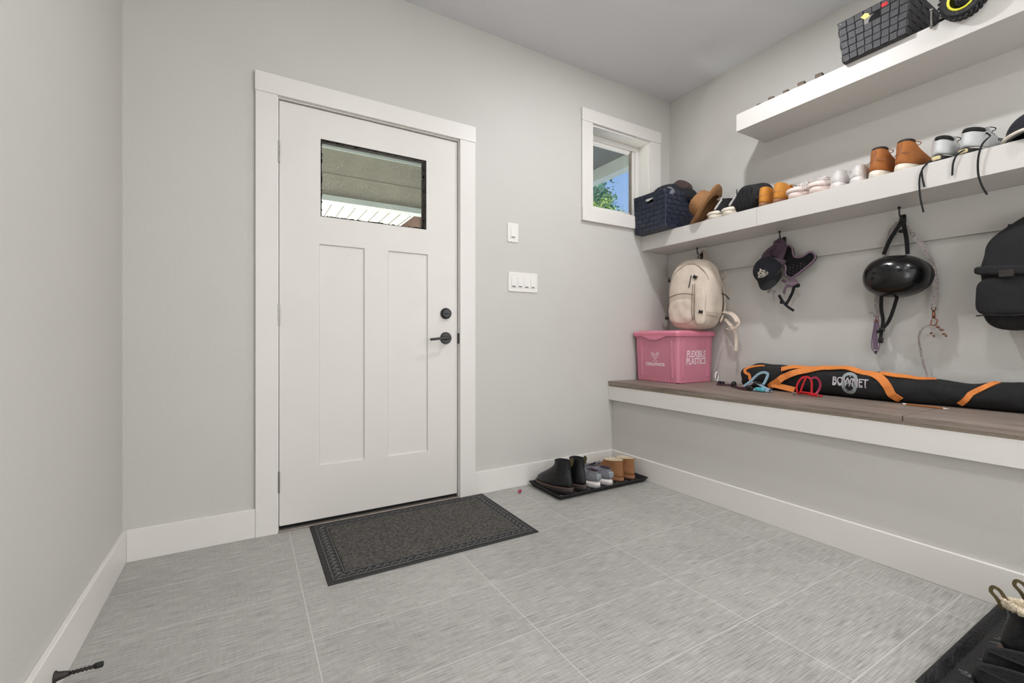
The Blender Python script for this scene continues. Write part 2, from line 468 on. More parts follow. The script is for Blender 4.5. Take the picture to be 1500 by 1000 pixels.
# baseboards
def baseboard(name, dims):
    return st(bx(name, dims, 'trim', bevel=0.002))
baseboard('baseboard_left', (XL, XL+0.015, YB, YW, 0, 0.130))
baseboard('baseboard_back', (XL+0.015, 0.0348, YW-0.015, YW, 0, 0.130))
baseboard('baseboard_back', (1.1335, 2.179, YW-0.015, YW, 0, 0.130))
baseboard('baseboard_right', (2.180, 2.195, -1.9, YW-0.0001, 0, 0.130))

# door casing + door
t = bpy.data.objects.new('door_1', None); COL.objects.link(t); t['kind'] = S; t.location = (DX0, YW, 0)
def rel(o, root):
    o.parent = root; o.matrix_parent_inverse = Matrix.Translation(root.location).inverted(); return o
def part(name, dims, m, root, bevel=0.0):
    return rel(bx(name, dims, m, bevel=bevel), root)
part('casing', (0.035, DX0+0.002, YW-0.018, YW, 0, DZ), 'trim', t, 0.0015)
part('casing', (DX1-0.002, 1.1335, YW-0.018, YW, 0, DZ), 'trim', t, 0.0015)
part('head_casing', (0.033, 1.1355, YW-0.020, YW, DZ+0.0005, DZ+0.090), 'trim', t, 0.0015)
bm = B()
box(bm, DX0, DX0+0.006, YW, YO, 0, DZ); box(bm, DX1-0.006, DX1, YW, YO, 0, DZ); box(bm, DX0+0.006, DX1-0.006, YW, YO, DZ-0.006, DZ)
box(bm, DX0+0.006, DX0+0.018, YW+0.062, YO, 0, DZ-0.006); box(bm, DX1-0.018, DX1-0.006, YW+0.062, YO, 0, DZ-0.006); box(bm, DX0+0.018, DX1-0.018, YW+0.062, YO, DZ-0.02, DZ-0.006)
rel(obj('jamb', bm, 'trim'), t)
part('threshold', (DX0+0.006, DX1-0.006, YW-0.012, YO, 0, 0.008), 'alu', t, 0.002)
part('sweep', (0.1335, 1.0285, YW+0.012, YW+0.05, 0.006, 0.022), 'dark_gap', t)
# door leaf : stiles and rails around recessed panels
LX0, LX1, LZ0, LZ1 = 0.1325, 1.0305, 0.024, 2.010
FY, BY = YW+0.008, YW+0.052
gl = (0.311, 0.849, 1.494, 1.872); p1 = (0.305, 0.520, 0.283, 1.360); p2 = (0.640, 0.857, 0.283, 1.360)
bm = B()
xs = sorted({LX0, LX1, 0.305, 0.311, 0.520, 0.640, 0.849, 0.857}); zs = sorted({LZ0, LZ1, 0.283, 1.360, 1.494, 1.872})
def inside(x, z, r): return r[0] < x < r[1] and r[2] < z < r[3]
for i in range(len(xs)-1):
    for j in range(len(zs)-1):
        cx_, cz_ = (xs[i]+xs[i+1])/2, (zs[j]+zs[j+1])/2
        if inside(cx_, cz_, gl): continue
        f = FY + (0.009 if inside(cx_, cz_, p1) or inside(cx_, cz_, p2) else 0)
        box(bm, xs[i], xs[i+1], f, BY, zs[j], zs[j+1])
bmesh.ops.remove_doubles(bm, verts=bm.verts, dist=1e-5)
leaf = rel(obj('door_leaf', bm, 'door'), t)
for (a, b_, c, d) in (p1, p2):
    bm = B()
    for k in (0,):
        loft(bm, [[(a,FY-0.0002,c),(b_,FY-0.0002,c),(b_,FY-0.0002,d),(a,FY-0.0002,d)],[(a+0.004,FY+0.0088,c+0.004),(b_-0.004,FY+0.0088,c+0.004),(b_-0.004,FY+0.0088,d-0.004),(a+0.004,FY+0.0088,d-0.004)]], False, False)
    o = obj('panel_moulding', bm, 'door'); rel(o, t)
bm = B(); a, b_, c, d = gl
for dims in ((a, a+0.006, c, d), (b_-0.016, b_, c, d), (a+0.006, b_-0.016, c, c+0.004), (a+0.006, b_-0.016, d-0.008, d)):
    box(bm, dims[0], dims[1], FY+0.004, BY-0.004, dims[2], dims[3])
# ragged sealant along the frame edge
for k in range(150):
    s = random.random(); side = random.choice((0, 1, 2, 2, 3, 3))
    e = random.uniform(0.001, 0.005); ln = random.uniform(0.002, 0.009)
    if side == 0: x = a+0.004; z = c + s*(d-c)
    elif side == 1: x = b_-0.016; z = c + s*(d-c)
    elif side == 2: x = a + s*(b_-a); z = c+0.003
    else: x = a + s*(b_-a); z = d-0.007
    box(bm, x-(ln if side > 1 else e), x+(ln if side > 1 else e), FY+0.002, FY+0.02, z-(e if side > 1 else ln), z+(e if side > 1 else ln))
rel(obj('glass_sealant', bm, 'grime'), t)
part('glass_pane', (a, b_, FY+0.020, FY+0.024, c, d), 'dusty_glass', t)
for z in (1.768, 1.012, 0.230):
    bm = B(); lathe(bm, [(0.0, -0.05), (0.006, -0.049), (0.006, 0.049), (0.0, 0.05)], 12, (0.1285, YW+0.002, z))
    for q in (-0.02, 0.0, 0.02): lathe(bm, [(0.0066, q-0.0012), (0.0072, q), (0.0066, q+0.0012)], 12, (0.1285, YW+0.002, z))
    box(bm, 0.1245, 0.1345, YW+0.002, YW+0.009, z-0.048, z+0.048)
    rel(obj('hinge', bm, 'steel', smooth=False), t)
bm = B(); lathe(bm, [(0, -0.022), (0.022, -0.022), (0.028, -0.018), (0.0315, -0.006), (0.0315, 0.0), (0, 0)], 32, (0.961, FY, 1.039), 'Y')
dbt = rel(obj('deadbolt', bm, 'black_metal', bevel=0.0), t)
bm = B(); box(bm, 0.951, 0.972, FY-0.034, FY-0.021, 1.0345, 1.0405)
obj('thumb_turn', bm, 'black_metal', dbt, bevel=0.002)
bm = B(); lathe(bm, [(0, -0.010), (0.030, -0.010), (0.0335, -0.006), (0.0335, 0.0), (0, 0)], 32, (0.961, FY, 0.902), 'Y')
hd = rel(obj('handle_rose', bm, 'black_metal'), t)
bm = B(); tube(bm, [(0.961, FY-0.006, 0.902), (0.961, FY-0.045, 0.902)], 0.010, 14, 1)
ribbon(bm, [(0.972, FY-0.052, 0.904), (0.94, FY-0.052, 0.903), (0.90, FY-0.052, 0.899), (0.852, FY-0.050, 0.894)], 0.014, 0.012, (0, -1, 0))
obj('lever', bm, 'black_metal', hd, bevel=0.003, seg=3)
part('strike_plate', (1.0310, 1.0395, YW-0.004, YW+0.02, 0.870, 0.930), 'black_metal', t, 0.002)

# small window
t = bpy.data.objects.new('window_1', None); COL.objects.link(t); t['kind'] = S; t.location = (WX0, YW, WZ0)
bm = B(); box(bm, 1.918, WX0+0.002, YW-0.018, YW, WZ0-0.001, WZ1); box(bm, WX1-0.002, 2.663, YW-0.018, YW, WZ0-0.001, WZ1)
rel(obj('side_casing', bm, 'trim', bevel=0.0015), t)
part('head_casing', (1.917, 2.664, YW-0.020, YW, WZ1+0.0005, 2.432), 'trim', t, 0.0015)
part('sill_casing', (1.917, 2.664, YW-0.022, YW, 1.684, WZ0-0.0015), 'trim', t, 0.0015)
bm = B(); e = 0.012; YF = YW+0.11
box(bm, WX0, WX0+e, YW-0.001, YF, WZ0, WZ1); box(bm, WX1-e, WX1, YW-0.001, YF, WZ0, WZ1)
box(bm, WX0+e, WX1-e, YW-0.001, YF, WZ1-e, WZ1); box(bm, WX0+e, WX1-e, YW-0.001, YF, WZ0, WZ0+e)
rel(obj('jamb_lining', bm, 'plastic_white'), t)
bm = B(); fr = 0.035; x0, x1, z0, z1 = WX0+e, WX1-e, WZ0+e, WZ1-e
box(bm, x0, x0+fr, YF-0.012, YF+0.04, z0, z1); box(bm, x1-fr, x1, YF-0.012, YF+0.04, z0, z1)
box(bm, x0+fr, x1-fr, YF-0.012, YF+0.04, z1-fr, z1); box(bm, x0+fr, x1-fr, YF-0.012, YF+0.04, z0, z0+fr)
fr2 = rel(obj('window_frame', bm, 'plastic_white', bevel=0.002), t)
bm = B(); s = 0.018; X0, X1, Z0, Z1 = x0+fr, x1-fr, z0+fr, z1-fr
box(bm, X0, X0+s, YF, YF+0.03, Z0, Z1); box(bm, X0+s, X1-0.03, YF, YF+0.03, Z1-s, Z1); box(bm, X0+s, X1-0.03, YF, YF+0.03, Z0, Z0+s); box(bm, X1-0.03, X1, YF, YF+0.03, Z0, Z1)
rel(obj('sash', bm, 'plastic_white', bevel=0.001), t)
bm = B(); box(bm, X1-0.046, X1-0.034, YF-0.006, YF+0.012, Z0, Z1-0.004)
rel(obj('sash_track', bm, 'alu'), t)
bm = B(); box(bm, X1-0.034, X1-0.0305, YF-0.004, YF+0.012, Z0, Z1)
rel(obj('track_gap', bm, 'dark_gap'), t)
part('glass_pane', (X0+s-0.002, X1-0.04, YF+0.014, YF+0.018, Z0, Z1), 'glass', t)

# ------------------------------------------------------------------ light switches
def switch(x0, x1, z0, z1, n, label):
    r_ = empty('light_switch', ((x0+x1)/2, YW, (z0+z1)/2), 0, label, 'light switch')
    w_, h_ = (x1-x0)/2, (z1-z0)/2
    obj('cover_plate', (lambda b: (box(b, -w_, w_, -0.006, 0, -h_, h_), b)[1])(B()), 'plastic_white', r_, bevel=0.003, seg=3)
    for i in range(n):
        cx_ = (i-(n-1)/2)*0.046
        b = B()
        loft(b, [[(cx_-0.0165,-0.0061,-0.033),(cx_+0.0165,-0.0061,-0.033),(cx_+0.0165,-0.0061,0.033),(cx_-0.0165,-0.0061,0.033)],
                 [(cx_-0.0155,-0.0105,-0.032),(cx_+0.0155,-0.0105,-0.032),(cx_+0.0155,-0.0075,0.032),(cx_-0.0155,-0.0075,0.032)]], False, True)
        rk = obj('rocker', b, 'plastic_white', r_)
        b = B(); box(b, cx_-0.011, cx_+0.011, -0.0112, -0.0098, -0.0295, -0.0255)
        obj('slot', b, 'dark_gap', rk)
switch(1.353, 1.429, 1.482, 1.598, 1, 'single white light switch, the upper one beside the door')
switch(1.358, 1.570, 1.184, 1.303, 4, 'wide white switch plate with four rocker switches on the grey wall')

# ------------------------------------------------------------------ storage bench, shelves, hook rail
t = empty('storage_bench', (2.48, 0.2, 0), 0, 'built-in bench with grey-brown wooden top along the right wall', 'bench')
part('front_panel', (2.195, 2.24, -1.9, YW-0.001, 0, 0.480), 'wall', t)
part('fascia', (2.160, 2.20, -1.9, YW-0.0012, 0.478, 0.570), 'trim', t, 0.001)
part('shadow_strip', (2.172, 2.20, -1.9, YW-0.0014, 0.570, 0.583), 'canvas_dark', t)  # greyer strip standing in for the shadow line below the wooden top
for (y0, y1) in ((1.7855, YW-0.002), (0.7335, 1.7825), (-0.32, 0.7295), (-1.88, -0.323)):
    part('lid', (2.156, XR-0.001, y0, y1, 0.583, 0.605), 'bench_wood', t, 0.001)
part('corbel', (2.24, XR-0.002, -1.9, -1.88, 0, 0.583), 'wall', t)

t = empty('floating_shelf', (2.62, 0.2, 1.533), 0, 'long white lower shelf holding the row of shoes and hats', 'shelf', None)
part('shelf_board', (2.476, XR-0.001, -1.6, YW-0.001, 1.533, 1.638), 'shelf', t, 0.0012)
part('joint_seam', (2.4752, 2.477, 1.493, 1.4945, 1.536, 1.637), 'canvas_dark', t)
t = empty('floating_shelf', (2.62, 0.2, 2.111), 0, 'short white upper shelf near the ceiling, holding the charcoal basket', 'shelf', None)
part('shelf_board', (2.476, XR-0.001, -1.6, 1.618, 2.111, 2.210), 'shelf', t, 0.0012)
o = bx('hook_rail', (2.757, XR-0.0005, -1.6, YW-0.0015, 1.359, 1.5325), 'wall', bevel=0.001)
tag(o, 'flat board painted wall grey that carries the black hooks under the lower shelf', 'rail')

def hook(y, label):
    r_ = empty('coat_hook', (2.757, y, 1.475), 0, label, 'hook')
    b = B(); superbox(b, (0.006, 0.022, 0.055), 6, 6, None, (-0.003, 0, 0)); obj('back_plate', b, 'black_metal', r_, smooth=True)
    b = B(); tube(b, [(-0.004,0,0.012),(-0.03,0,0.008),(-0.048,0,0.022),(-0.052,0,0.048)], lambda s: 0.0045-0.0008*s, 10)
    superbox(b, (0.014,0.014,0.014), 2, 6, None, (-0.052,0,0.052))
    obj('upper_prong', b, 'black_metal', r_, smooth=True)
    b = B(); tube(b, [(-0.004,0,-0.014),(-0.02,0,-0.026),(-0.034,0,-0.020),(-0.038,0,-0.004)], 0.004, 10)
    superbox(b, (0.011,0.011,0.011), 2, 6, None, (-0.038,0,-0.001))
    obj('lower_prong', b, 'black_metal', r_, smooth=True)
hook(2.060, 'black hook above the cream backpack')
hook(1.495, 'black hook holding the black cap and the mesh harness')
hook(0.930, 'black hook holding the black helmet and the patterned leash')
hook(0.365, 'black hook above the large black backpack')

# ------------------------------------------------------------------ spring door stop, red scrap
t = empty('door_stop', (XL+0.015, 1.556, 0.052), 0, 'dark bronze door stop screwed to the left baseboard', 'door stop')
b = B(); lathe(b, [(0,0.0),(0.014,0.0),(0.0145,0.002),(0.011,0.006),(0.0085,0.018),(0.006,0.028),(0,0.028)], 20, (0,0,0), 'X')
obj('base', b, 'rubber_dark', t, smooth=True)
b = B(); tube(b, [(0.024+0.0008*i, 0.0048*math.cos(i*PI/5), 0.0048*math.sin(i*PI/5)) for i in range(70)], 0.0011, 6, 1)
tube(b, [(0.02,0,0),(0.08,0,0)], 0.0042, 10, 1)
obj('spring', b, 'rubber_dark', t, smooth=True)
b = B(); lathe(b, [(0,0.076),(0.0068,0.076),(0.0075,0.082),(0.0072,0.092),(0.004,0.094),(0,0.094)], 20, (0,0,0), 'X')
obj('rubber_tip', b, 'rubber', t, smooth=True)
b = B(); ribbon(b, [(-0.016,0,0.004),(-0.008,0.004,0.012),(0.0,0,0.003),(0.008,0.003,0.004),(0.014,0.006,0.013)], 0.014, 0.002, (0,0,1))
o = obj('wrapper_scrap', b, 'magenta', bevel=0.0005); o.location = (1.378, 2.25, 0.001); o.rotation_euler = (0,0,0.6)
tag(o, 'small dark red scrap on the tiles left of the boot tray', 'scrap')

# ------------------------------------------------------------------ door mat
t = empty('door_mat', (0.716, 2.047, 0), -0.006, 'charcoal doormat with a patterned rubber border in front of the door', 'door mat')
hx, hy = 0.459, 0.298
b = B(); loft(b, [[(-hx,-hy,0.0005),(hx,-hy,0.0005),(hx,hy,0.0005),(-hx,hy,0.0005)], [(-hx+0.004,-hy+0.004,0.005),(hx-0.004,-hy+0.004,0.005),(hx-0.004,hy-0.004,0.005),(-hx+0.004,hy-0.004,0.005)]])
obj('rubber_base', b, 'rubber', t)
b = B()
for e0 in (0.022, 0.066):
    for q in ((-hx+e0, hx-e0, -hy+e0, -hy+e0+0.003), (-hx+e0, hx-e0, hy-e0-0.003, hy-e0), (-hx+e0, -hx+e0+0.003, -hy+e0, hy-e0), (hx-e0-0.003, hx-e0, -hy+e0, hy-e0)):
        box(b, q[0], q[1], q[2], q[3], 0.005, 0.0066)
def dash(x, y, a, ln):
    m_ = Matrix.Translation((x, y, 0.0045)) @ Matrix.Rotation(a, 4, 'Z'); box(b, -ln/2, ln/2, -0.0015, 0.0015, 0, 0.0022, m_)
n = 26
for i in range(n):
    x = -hx+0.05 + (2*hx-0.1)*i/(n-1)
    for sgn in (-1, 1):
        y = sgn*(hy-0.045)
        for k in range(3):
            dash(x-0.008+k*0.005, y-0.009+k*0.004, 1.0, 0.011); dash(x+0.006+k*0.005, y+0.008-k*0.004, 1.0, 0.011)
n = 16
for i in range(n):
    y = -hy+0.06 + (2*hy-0.12)*i/(n-1)
    for sgn in (-1, 1):
        x = sgn*(hx-0.045)
        for k in range(3):
            dash(x-0.009+k*0.004, y-0.008+k*0.005, 0.5, 0.011); dash(x+0.008-k*0.004, y+0.006+k*0.005, 0.5, 0.011)
obj('border_pattern', b, 'tread', t)
b = B(); box(b, -hx+0.072, hx-0.072, -hy+0.072, hy-0.072, 0.004, 0.0085)
obj('carpet', b, 'carpet', t, bevel=0.002)

# ------------------------------------------------------------------ boot trays
def tray(loc, lx, ly, label):
    r_ = empty('boot_tray', loc, 0, label, 'boot tray')
    b = B()
    def R(x, y, z): return [(-x,-y,z),(x,-y,z),(x,y,z),(-x,y,z)]
    a_, c_ = lx/2, ly/2
    loft(b, [R(a_-0.02, c_-0.02, 0.0005), R(a_-0.004, c_-0.004, 0.024), R(a_, c_, 0.028), R(a_-0.004, c_-0.004, 0.031), R(a_-0.010, c_-0.010, 0.026), R(a_-0.024, c_-0.024, 0.006)])
    obj('tray_body', b, 'rubber', r_, bevel=0.0015)
    b = B(); rnd = random.Random(3)
    for i in range(240):
        x = rnd.uniform(-a_+0.05, a_-0.05); y = rnd.uniform(-c_+0.045, c_-0.045)
        m_ = Matrix.Translation((x, y, 0.0055)) @ Matrix.Rotation(rnd.uniform(0, PI), 4, 'Z')
        box(b, -0.014, 0.014, -0.0018, 0.0018, 0, 0.0025, m_)
    obj('raised_pattern', b, 'tread', r_)
tray((1.832, 2.172, 0), 0.690, 0.320, 'black rubber boot tray in the corner under three pairs of footwear')
tray((1.815, 0.308, 0), 0.700, 0.330, 'black rubber boot tray under the fleece-lined boots by the bench')
# ------------------------------------------------------------------ footwear
def ring(xh, xt, w, zh, zt, n=32, side=0.0):
    out = []
    c, L2 = (xh+xt)/2, (xt-xh)/2
    for i in range(n):
        a = 2*PI*i/n
        ca, sa = math.cos(a), math.sin(a)
        q_ = min(1, L2/0.1)
        x = c + L2*math.copysign(abs(ca)**(0.88 if ca > 0 else 0.97), ca)
        y = w/2*math.copysign(abs(sa)**(0.8+0.1*(ca < 0)), sa)*(1-0.04*q_+0.19*ca*q_) + side*0.012*math.sin(PI*(x-xh)/(xt-xh+1e-6))*min(1, L2/0.1)
        z = zh + (zt-zh)*(x-xh)/(xt-xh)
        out.append(Vector((x, y, z)))
    return out

def shoe(name, label, cat, loc, rz, sole, upper, mats, lace=None, tab=None, cuff=None, group=None, sc=(1,1,1), welt=None, side=1, extra=None, lining=None):
    """sole: ring tuples; upper: ring tuples from welt to collar (last one = opening)"""
    r_ = empty(name, loc, rz, label, cat, group); r_.scale = sc
    b = B(); loft(b, [ring(*q, side=side) for q in sole]); obj('sole', b, mats[0], r_, smooth=True)
    b = B()
    rs = [ring(*q, side=side) for q in upper]
    loft(b, rs, True, False)
    up = obj('upper', b, mats[1], r_, smooth=True, subsurf=1)
    xh, xt, w_, zh, zt = upper[-1]
    b = B()
    d = (zh - upper[0][3])*0.75
    loft(b, [ring(xh, xt, w_, zh, zt, side=side), ring(xh+0.003, xt-0.003, w_-0.006, zh+0.002, zt+0.002, side=side), ring(xh+0.007, xt-0.007, w_-0.014, zh-0.004, zt-0.004, side=side), ring(xh+0.008, xt-0.004, w_-0.016, zh-d, zt-d, side=side)], False, True)
    obj('lining', b, mats[2], r_, smooth=True)
    if welt:
        b = B(); q = welt[0]; loft(b, [ring(*q, side=side), ring(q[0]-0.002, q[1]+0.002, q[2]+0.004, q[3]+0.002, q[4]+0.002, side=side), ring(q[0], q[1], q[2], q[3]+0.005, q[4]+0.005, side=side)])
        obj('welt', b, welt[1], r_, smooth=True)
    if lace:
        m_, x0, z0, x1, z1, lw, n = lace
        b = B()
        for i in range(n):
            s = i/(n-1); x = x0+(x1-x0)*s; z = z0+(z1-z0)*s
            hw = lw*(1-0.25*s)
            tube(b, [(x,-hw,z-0.010),(x+0.003,-hw*0.6,z+0.001),(x+0.005,0,z+0.004),(x+0.003,hw*0.6,z+0.001),(x,hw,z-0.010)], 0.0022, 6, 3)
            if i < n-1:
                x2 = x+(x1-x0)/(n-1); z2 = z+(z1-z0)/(n-1)
                tube(b, [(x,-hw,z-0.006),(x/2+x2/2,0,z/2+z2/2+0.005),(x2,hw,z2-0.006)], 0.0018, 6, 3)
        for sgn in (-1, 1):
            tube(b, [(x0,0,z0+0.004),(x0-0.004,sgn*0.014,z0+0.014),(x0+0.004,sgn*0.030,z0+0.006),(x0+0.012,sgn*0.022,z0+0.0),(x0,0,z0+0.005)], 0.0018, 6, 4)
        obj('laces', b, m_, up, smooth=True)
        b = B(); tz = z0
        loft(b, [[(x1,-lw*0.8,z1-0.006),(x1,lw*0.8,z1-0.006),(x1,lw*0.8,z1-0.011),(x1,-lw*0.8,z1-0.011)],[(x0,-lw,z0-0.003),(x0,lw,z0-0.003),(x0-0.004,lw,z0-0.009),(x0-0.004,-lw,z0-0.009)],[(x0-0.016,-lw*0.9,z0+0.016),(x0-0.016,lw*0.9,z0+0.016),(x0-0.022,lw*0.9,z0+0.014),(x0-0.022,-lw*0.9,z0+0.014)]])
        obj('tongue', b, mats[1] if len(mats) < 4 else mats[3], r_, bevel=0.002)
    if tab:
        m_, pts, w_ = tab
        b = B(); ribbon(b, pts, w_, 0.0022, None); obj('pull_loop', b, m_, up, smooth=False)
    if cuff:
        b = B(); n = 56; xh, xt, w_, zh, zt = upper[-1]
        for i in range(n):
            a = 2*PI*i/n; rr = ring(xh, xt, w_-0.004, zh, zt, n, side)[i]
            superbox(b, (0.012, 0.012, cuff[1]), 2, 4, lambda p, q: p+wob(p+rr*10, 90, 0.005), rr)
        obj('fleece_cuff', b, cuff[0], r_, smooth=True)
    if extra: extra(r_)
    return r_

# upper profiles (xh, xt, width, z_heel, z_toe)
def low_profile(L, h, w=0.092, base=0.028, fin=-0.034):
    a = L/2
    return [(-a+0.006, a-0.006, w*0.96, base-0.004, base-0.004), (-a+0.004, a-0.008, w*1.0, base+0.010, base+0.010), (-a+0.004, a-0.022, w*0.96, base+(h-base)*0.38, base+(h-base)*0.34),
            (-a+0.009, a-0.060, w*0.86, base+(h-base)*0.65, base+(h-base)*0.60), (-a+0.012, a-0.128, w*0.72, base+(h-base)*0.86, base+(h-base)*0.86), (-a+0.010, fin, w*0.60, h, h*1.02)]
def sole_profile(L, w=0.1, t=0.028, spring=0.008):
    a = L/2
    return [(-a+0.006, a-0.010, w*0.92, 0.0, 0.004), (-a, a-0.002, w*0.98, 0.004, spring), (-a-0.001, a, w, t*0.6, t*0.8), (-a+0.002, a-0.003, w*0.97, t, t)]
def boot_profile(L, h, w=0.095, base=0.03, shaft=0.088):
    a = L/2
    return [(-a+0.006, a-0.006, w*0.97, base-0.004, base-0.004), (-a+0.004, a-0.006, w*1.0, base+0.012, base+0.012), (-a+0.004, a-0.016, w*0.97, base+0.035, base+0.032),
            (-a+0.010, a-0.060, w*0.88, base+0.058, base+0.056), (-a+0.016, a-0.105, w*0.78, base+0.082, base+0.082), (-a+0.020, a-0.135, w*0.76, base+0.082+(h-base-0.082)*0.35, base+0.082+(h-base-0.082)*0.33),
            (-a+0.017, -a+0.020+shaft, w*0.78, h-0.025, h-0.025), (-a+0.012, -a+0.024+shaft, w*0.82, h, h*0.97)]

G = 0.0085   # top of the tray pattern
HP = PI/2
# black chelsea boots: toes towards the door wall
def chelsea_extra(r_):
    for sgn in (-1, 1):
        b = B()
        ring_pts = [(-0.062, sgn*0.036, 0.100), (-0.080, sgn*0.0355, 0.165), (-0.044, sgn*0.0355, 0.165), (-0.034, sgn*0.040, 0.110)]
        poly_plate(b, ring_pts, (0, sgn, 0), 0.003)
        obj('elastic_gusset', b, 'black', r_, bevel=0.001)
kw = dict(lace=None)
def chel(label, loc, rz):
    return shoe('chelsea_boot', label, 'boot', loc, rz, sole_profile(0.285, 0.104, 0.034, 0.008), boot_profile(0.275, 0.188, 0.094, 0.036, 0.10), ('rubber_dark', 'black_leather', 'black'),
         tab=('olive', [(-0.128,0,0.165),(-0.135,0,0.186),(-0.138,0,0.199),(-0.128,0,0.204),(-0.121,0,0.192),(-0.120,0,0.170)], 0.012),
         welt=((-0.139, 0.139, 0.100, 0.0335, 0.0335), 'welt_brown'), extra=chelsea_extra, group=None)
chel('scuffed black ankle boot at the left end of the corner tray', (1.572, 2.178, G), HP+0.22)
chel('black ankle boot with a pull loop beside the grey running shoes', (1.688, 2.180, G), HP+0.08)
# grey running shoes
def run_extra(r_):
    b = B(); a = [(-0.137,-0.030,0.050),(-0.137,0.030,0.050),(-0.133,0.024,0.082),(-0.133,-0.024,0.082)]
    superbox(b, (0.012, 0.040, 0.040), 3, 6, None, (-0.1275, 0, 0.066)); obj('heel_patch', b, 'logo_grey', r_, smooth=True)
def runner(label, loc, rz):
    return shoe('running_shoe', label, 'shoe', loc, rz, sole_profile(0.27, 0.098, 0.034, 0.014), low_profile(0.266, 0.098, 0.09, 0.036), ('white_sole', 'grey_mesh', 'lining_grey'),
         lace=('black', -0.004, 0.106, 0.075, 0.078, 0.022, 6), extra=run_extra)
runner('grey knit running shoe next to the black ankle boots', (1.802, 2.186, G), HP+0.05)
runner('grey knit running shoe next to the brown fleece-lined slippers', (1.902, 2.184, G), HP+0.02)
def ugg(label, loc, rz):
    return shoe('slipper_boot', label, 'slipper boot', loc, rz, sole_profile(0.255, 0.1, 0.022, 0.004), [(-0.122,0.122,0.094,0.018,0.018),(-0.124,0.120,0.098,0.035,0.034),(-0.122,0.106,0.094,0.060,0.054),(-0.118,0.070,0.088,0.082,0.074),(-0.116,0.036,0.084,0.105,0.096),(-0.118,0.020,0.088,0.132,0.118)],
         ('brown_sole', 'chestnut', 'fleece'), cuff=None, lace=None, welt=((-0.124,0.123,0.098,0.020,0.020), 'chestnut'),
         extra=lambda r_: obj('fleece_lining', (lambda b: (loft(b, [ring(-0.114,0.016,0.078,0.126,0.112), ring(-0.109,0.011,0.068,0.131,0.117), ring(-0.100,0.002,0.050,0.126,0.112), ring(-0.098,0.0,0.046,0.06,0.06)], False, True), b)[1])(B()), 'fleece', r_, smooth=True))
ugg('brown suede fleece-lined slipper boot beside the grey running shoes', (2.012, 2.196, G), HP+0.04)
ugg('brown suede fleece-lined slipper boot nearest the bench', (2.112, 2.194, G), HP-0.02)

# near tray: fleece-lined black boots and two low black clogs, toes towards the camera side
def furboot(label, loc, rz):
    return shoe('fleece_boot', label, 'boot', loc, rz, sole_profile(0.285, 0.106, 0.034, 0.008), boot_profile(0.275, 0.165, 0.096, 0.036, 0.11), ('rubber', 'black_leather', 'fleece'),
         tab=('olive', [(-0.128,0,0.140),(-0.140,0,0.165),(-0.152,0,0.180),(-0.148,0,0.194),(-0.134,0,0.190),(-0.121,0,0.168)], 0.009), cuff=('fleece', 0.022),
         welt=((-0.139, 0.139, 0.100, 0.0335, 0.0335), 'welt_brown'))
furboot('black leather boot with cream fleece cuff, nearer the camera of its pair', (1.800, 0.262, G), -HP-0.05)
furboot('black leather boot with cream fleece cuff, the one against the bench side', (1.912, 0.238, G), -HP)
def clog(label, loc, rz):
    return shoe('black_clog', label, 'clog', loc, rz, sole_profile(0.27, 0.1, 0.03, 0.01), [(-0.130,0.130,0.094,0.026,0.026),(-0.131,0.129,0.097,0.045,0.042),(-0.130,0.118,0.094,0.062,0.060),(-0.128,0.088,0.086,0.076,0.080),(-0.127,0.050,0.080,0.082,0.098)],
         ('rubber', 'black_leather', 'black'), welt=((-0.131,0.131,0.098,0.028,0.028), 'rubber_dark'))
clog('low black slip-on clog at the left end of the near boot tray', (1.555, 0.262, G), -HP-0.08)
clog('low black slip-on clog between the other clog and the fleece boots', (1.672, 0.268, G), -HP+0.02)

# ------------------------------------------------------------------ footwear on the lower shelf
ZS = 1.6385
def tanboot(label, loc, rz):
    def ex(r_):
        b = B()
        tube(b, [(-0.108,-0.036,0.080),(-0.126,-0.015,0.082),(-0.128,0,0.083),(-0.126,0.015,0.082),(-0.108,0.036,0.080)], 0.0014, 6, 4)
        tube(b, [(-0.129,0,0.040),(-0.128,0,0.083),(-0.120,0,0.135)], 0.0014, 6, 4)
        obj('stitching', b, 'brown_sole', r_)
        b = B(); loft(b, [ring(-0.115,-0.050,0.056,0.137,0.135), ring(-0.118,-0.047,0.061,0.142,0.140), ring(-0.114,-0.051,0.054,0.147,0.145)]); 
        obj('padded_collar', b, 'rubber_dark', r_, smooth=True)
    return shoe('lace_up_boot', label, 'boot', loc, rz, sole_profile(0.28, 0.106, 0.034, 0.01), [(-0.134,0.134,0.098,0.030,0.030),(-0.136,0.132,0.102,0.048,0.046),(-0.134,0.118,0.099,0.070,0.064),(-0.128,0.075,0.086,0.090,0.084),(-0.121,-0.004,0.070,0.112,0.108),(-0.115,-0.050,0.058,0.140,0.138)],
        ('cream_sole', 'tan', 'rubber_dark'), lace=('tan', -0.034, 0.132, 0.070, 0.088, 0.020, 6), extra=ex)
tanboot('tan nubuck lace-up boot next to the white knit shoes', (2.630, 0.944, ZS), -0.06)
tanboot('tan nubuck lace-up boot next to the black and white trainers', (2.632, 0.842, ZS), -0.12)

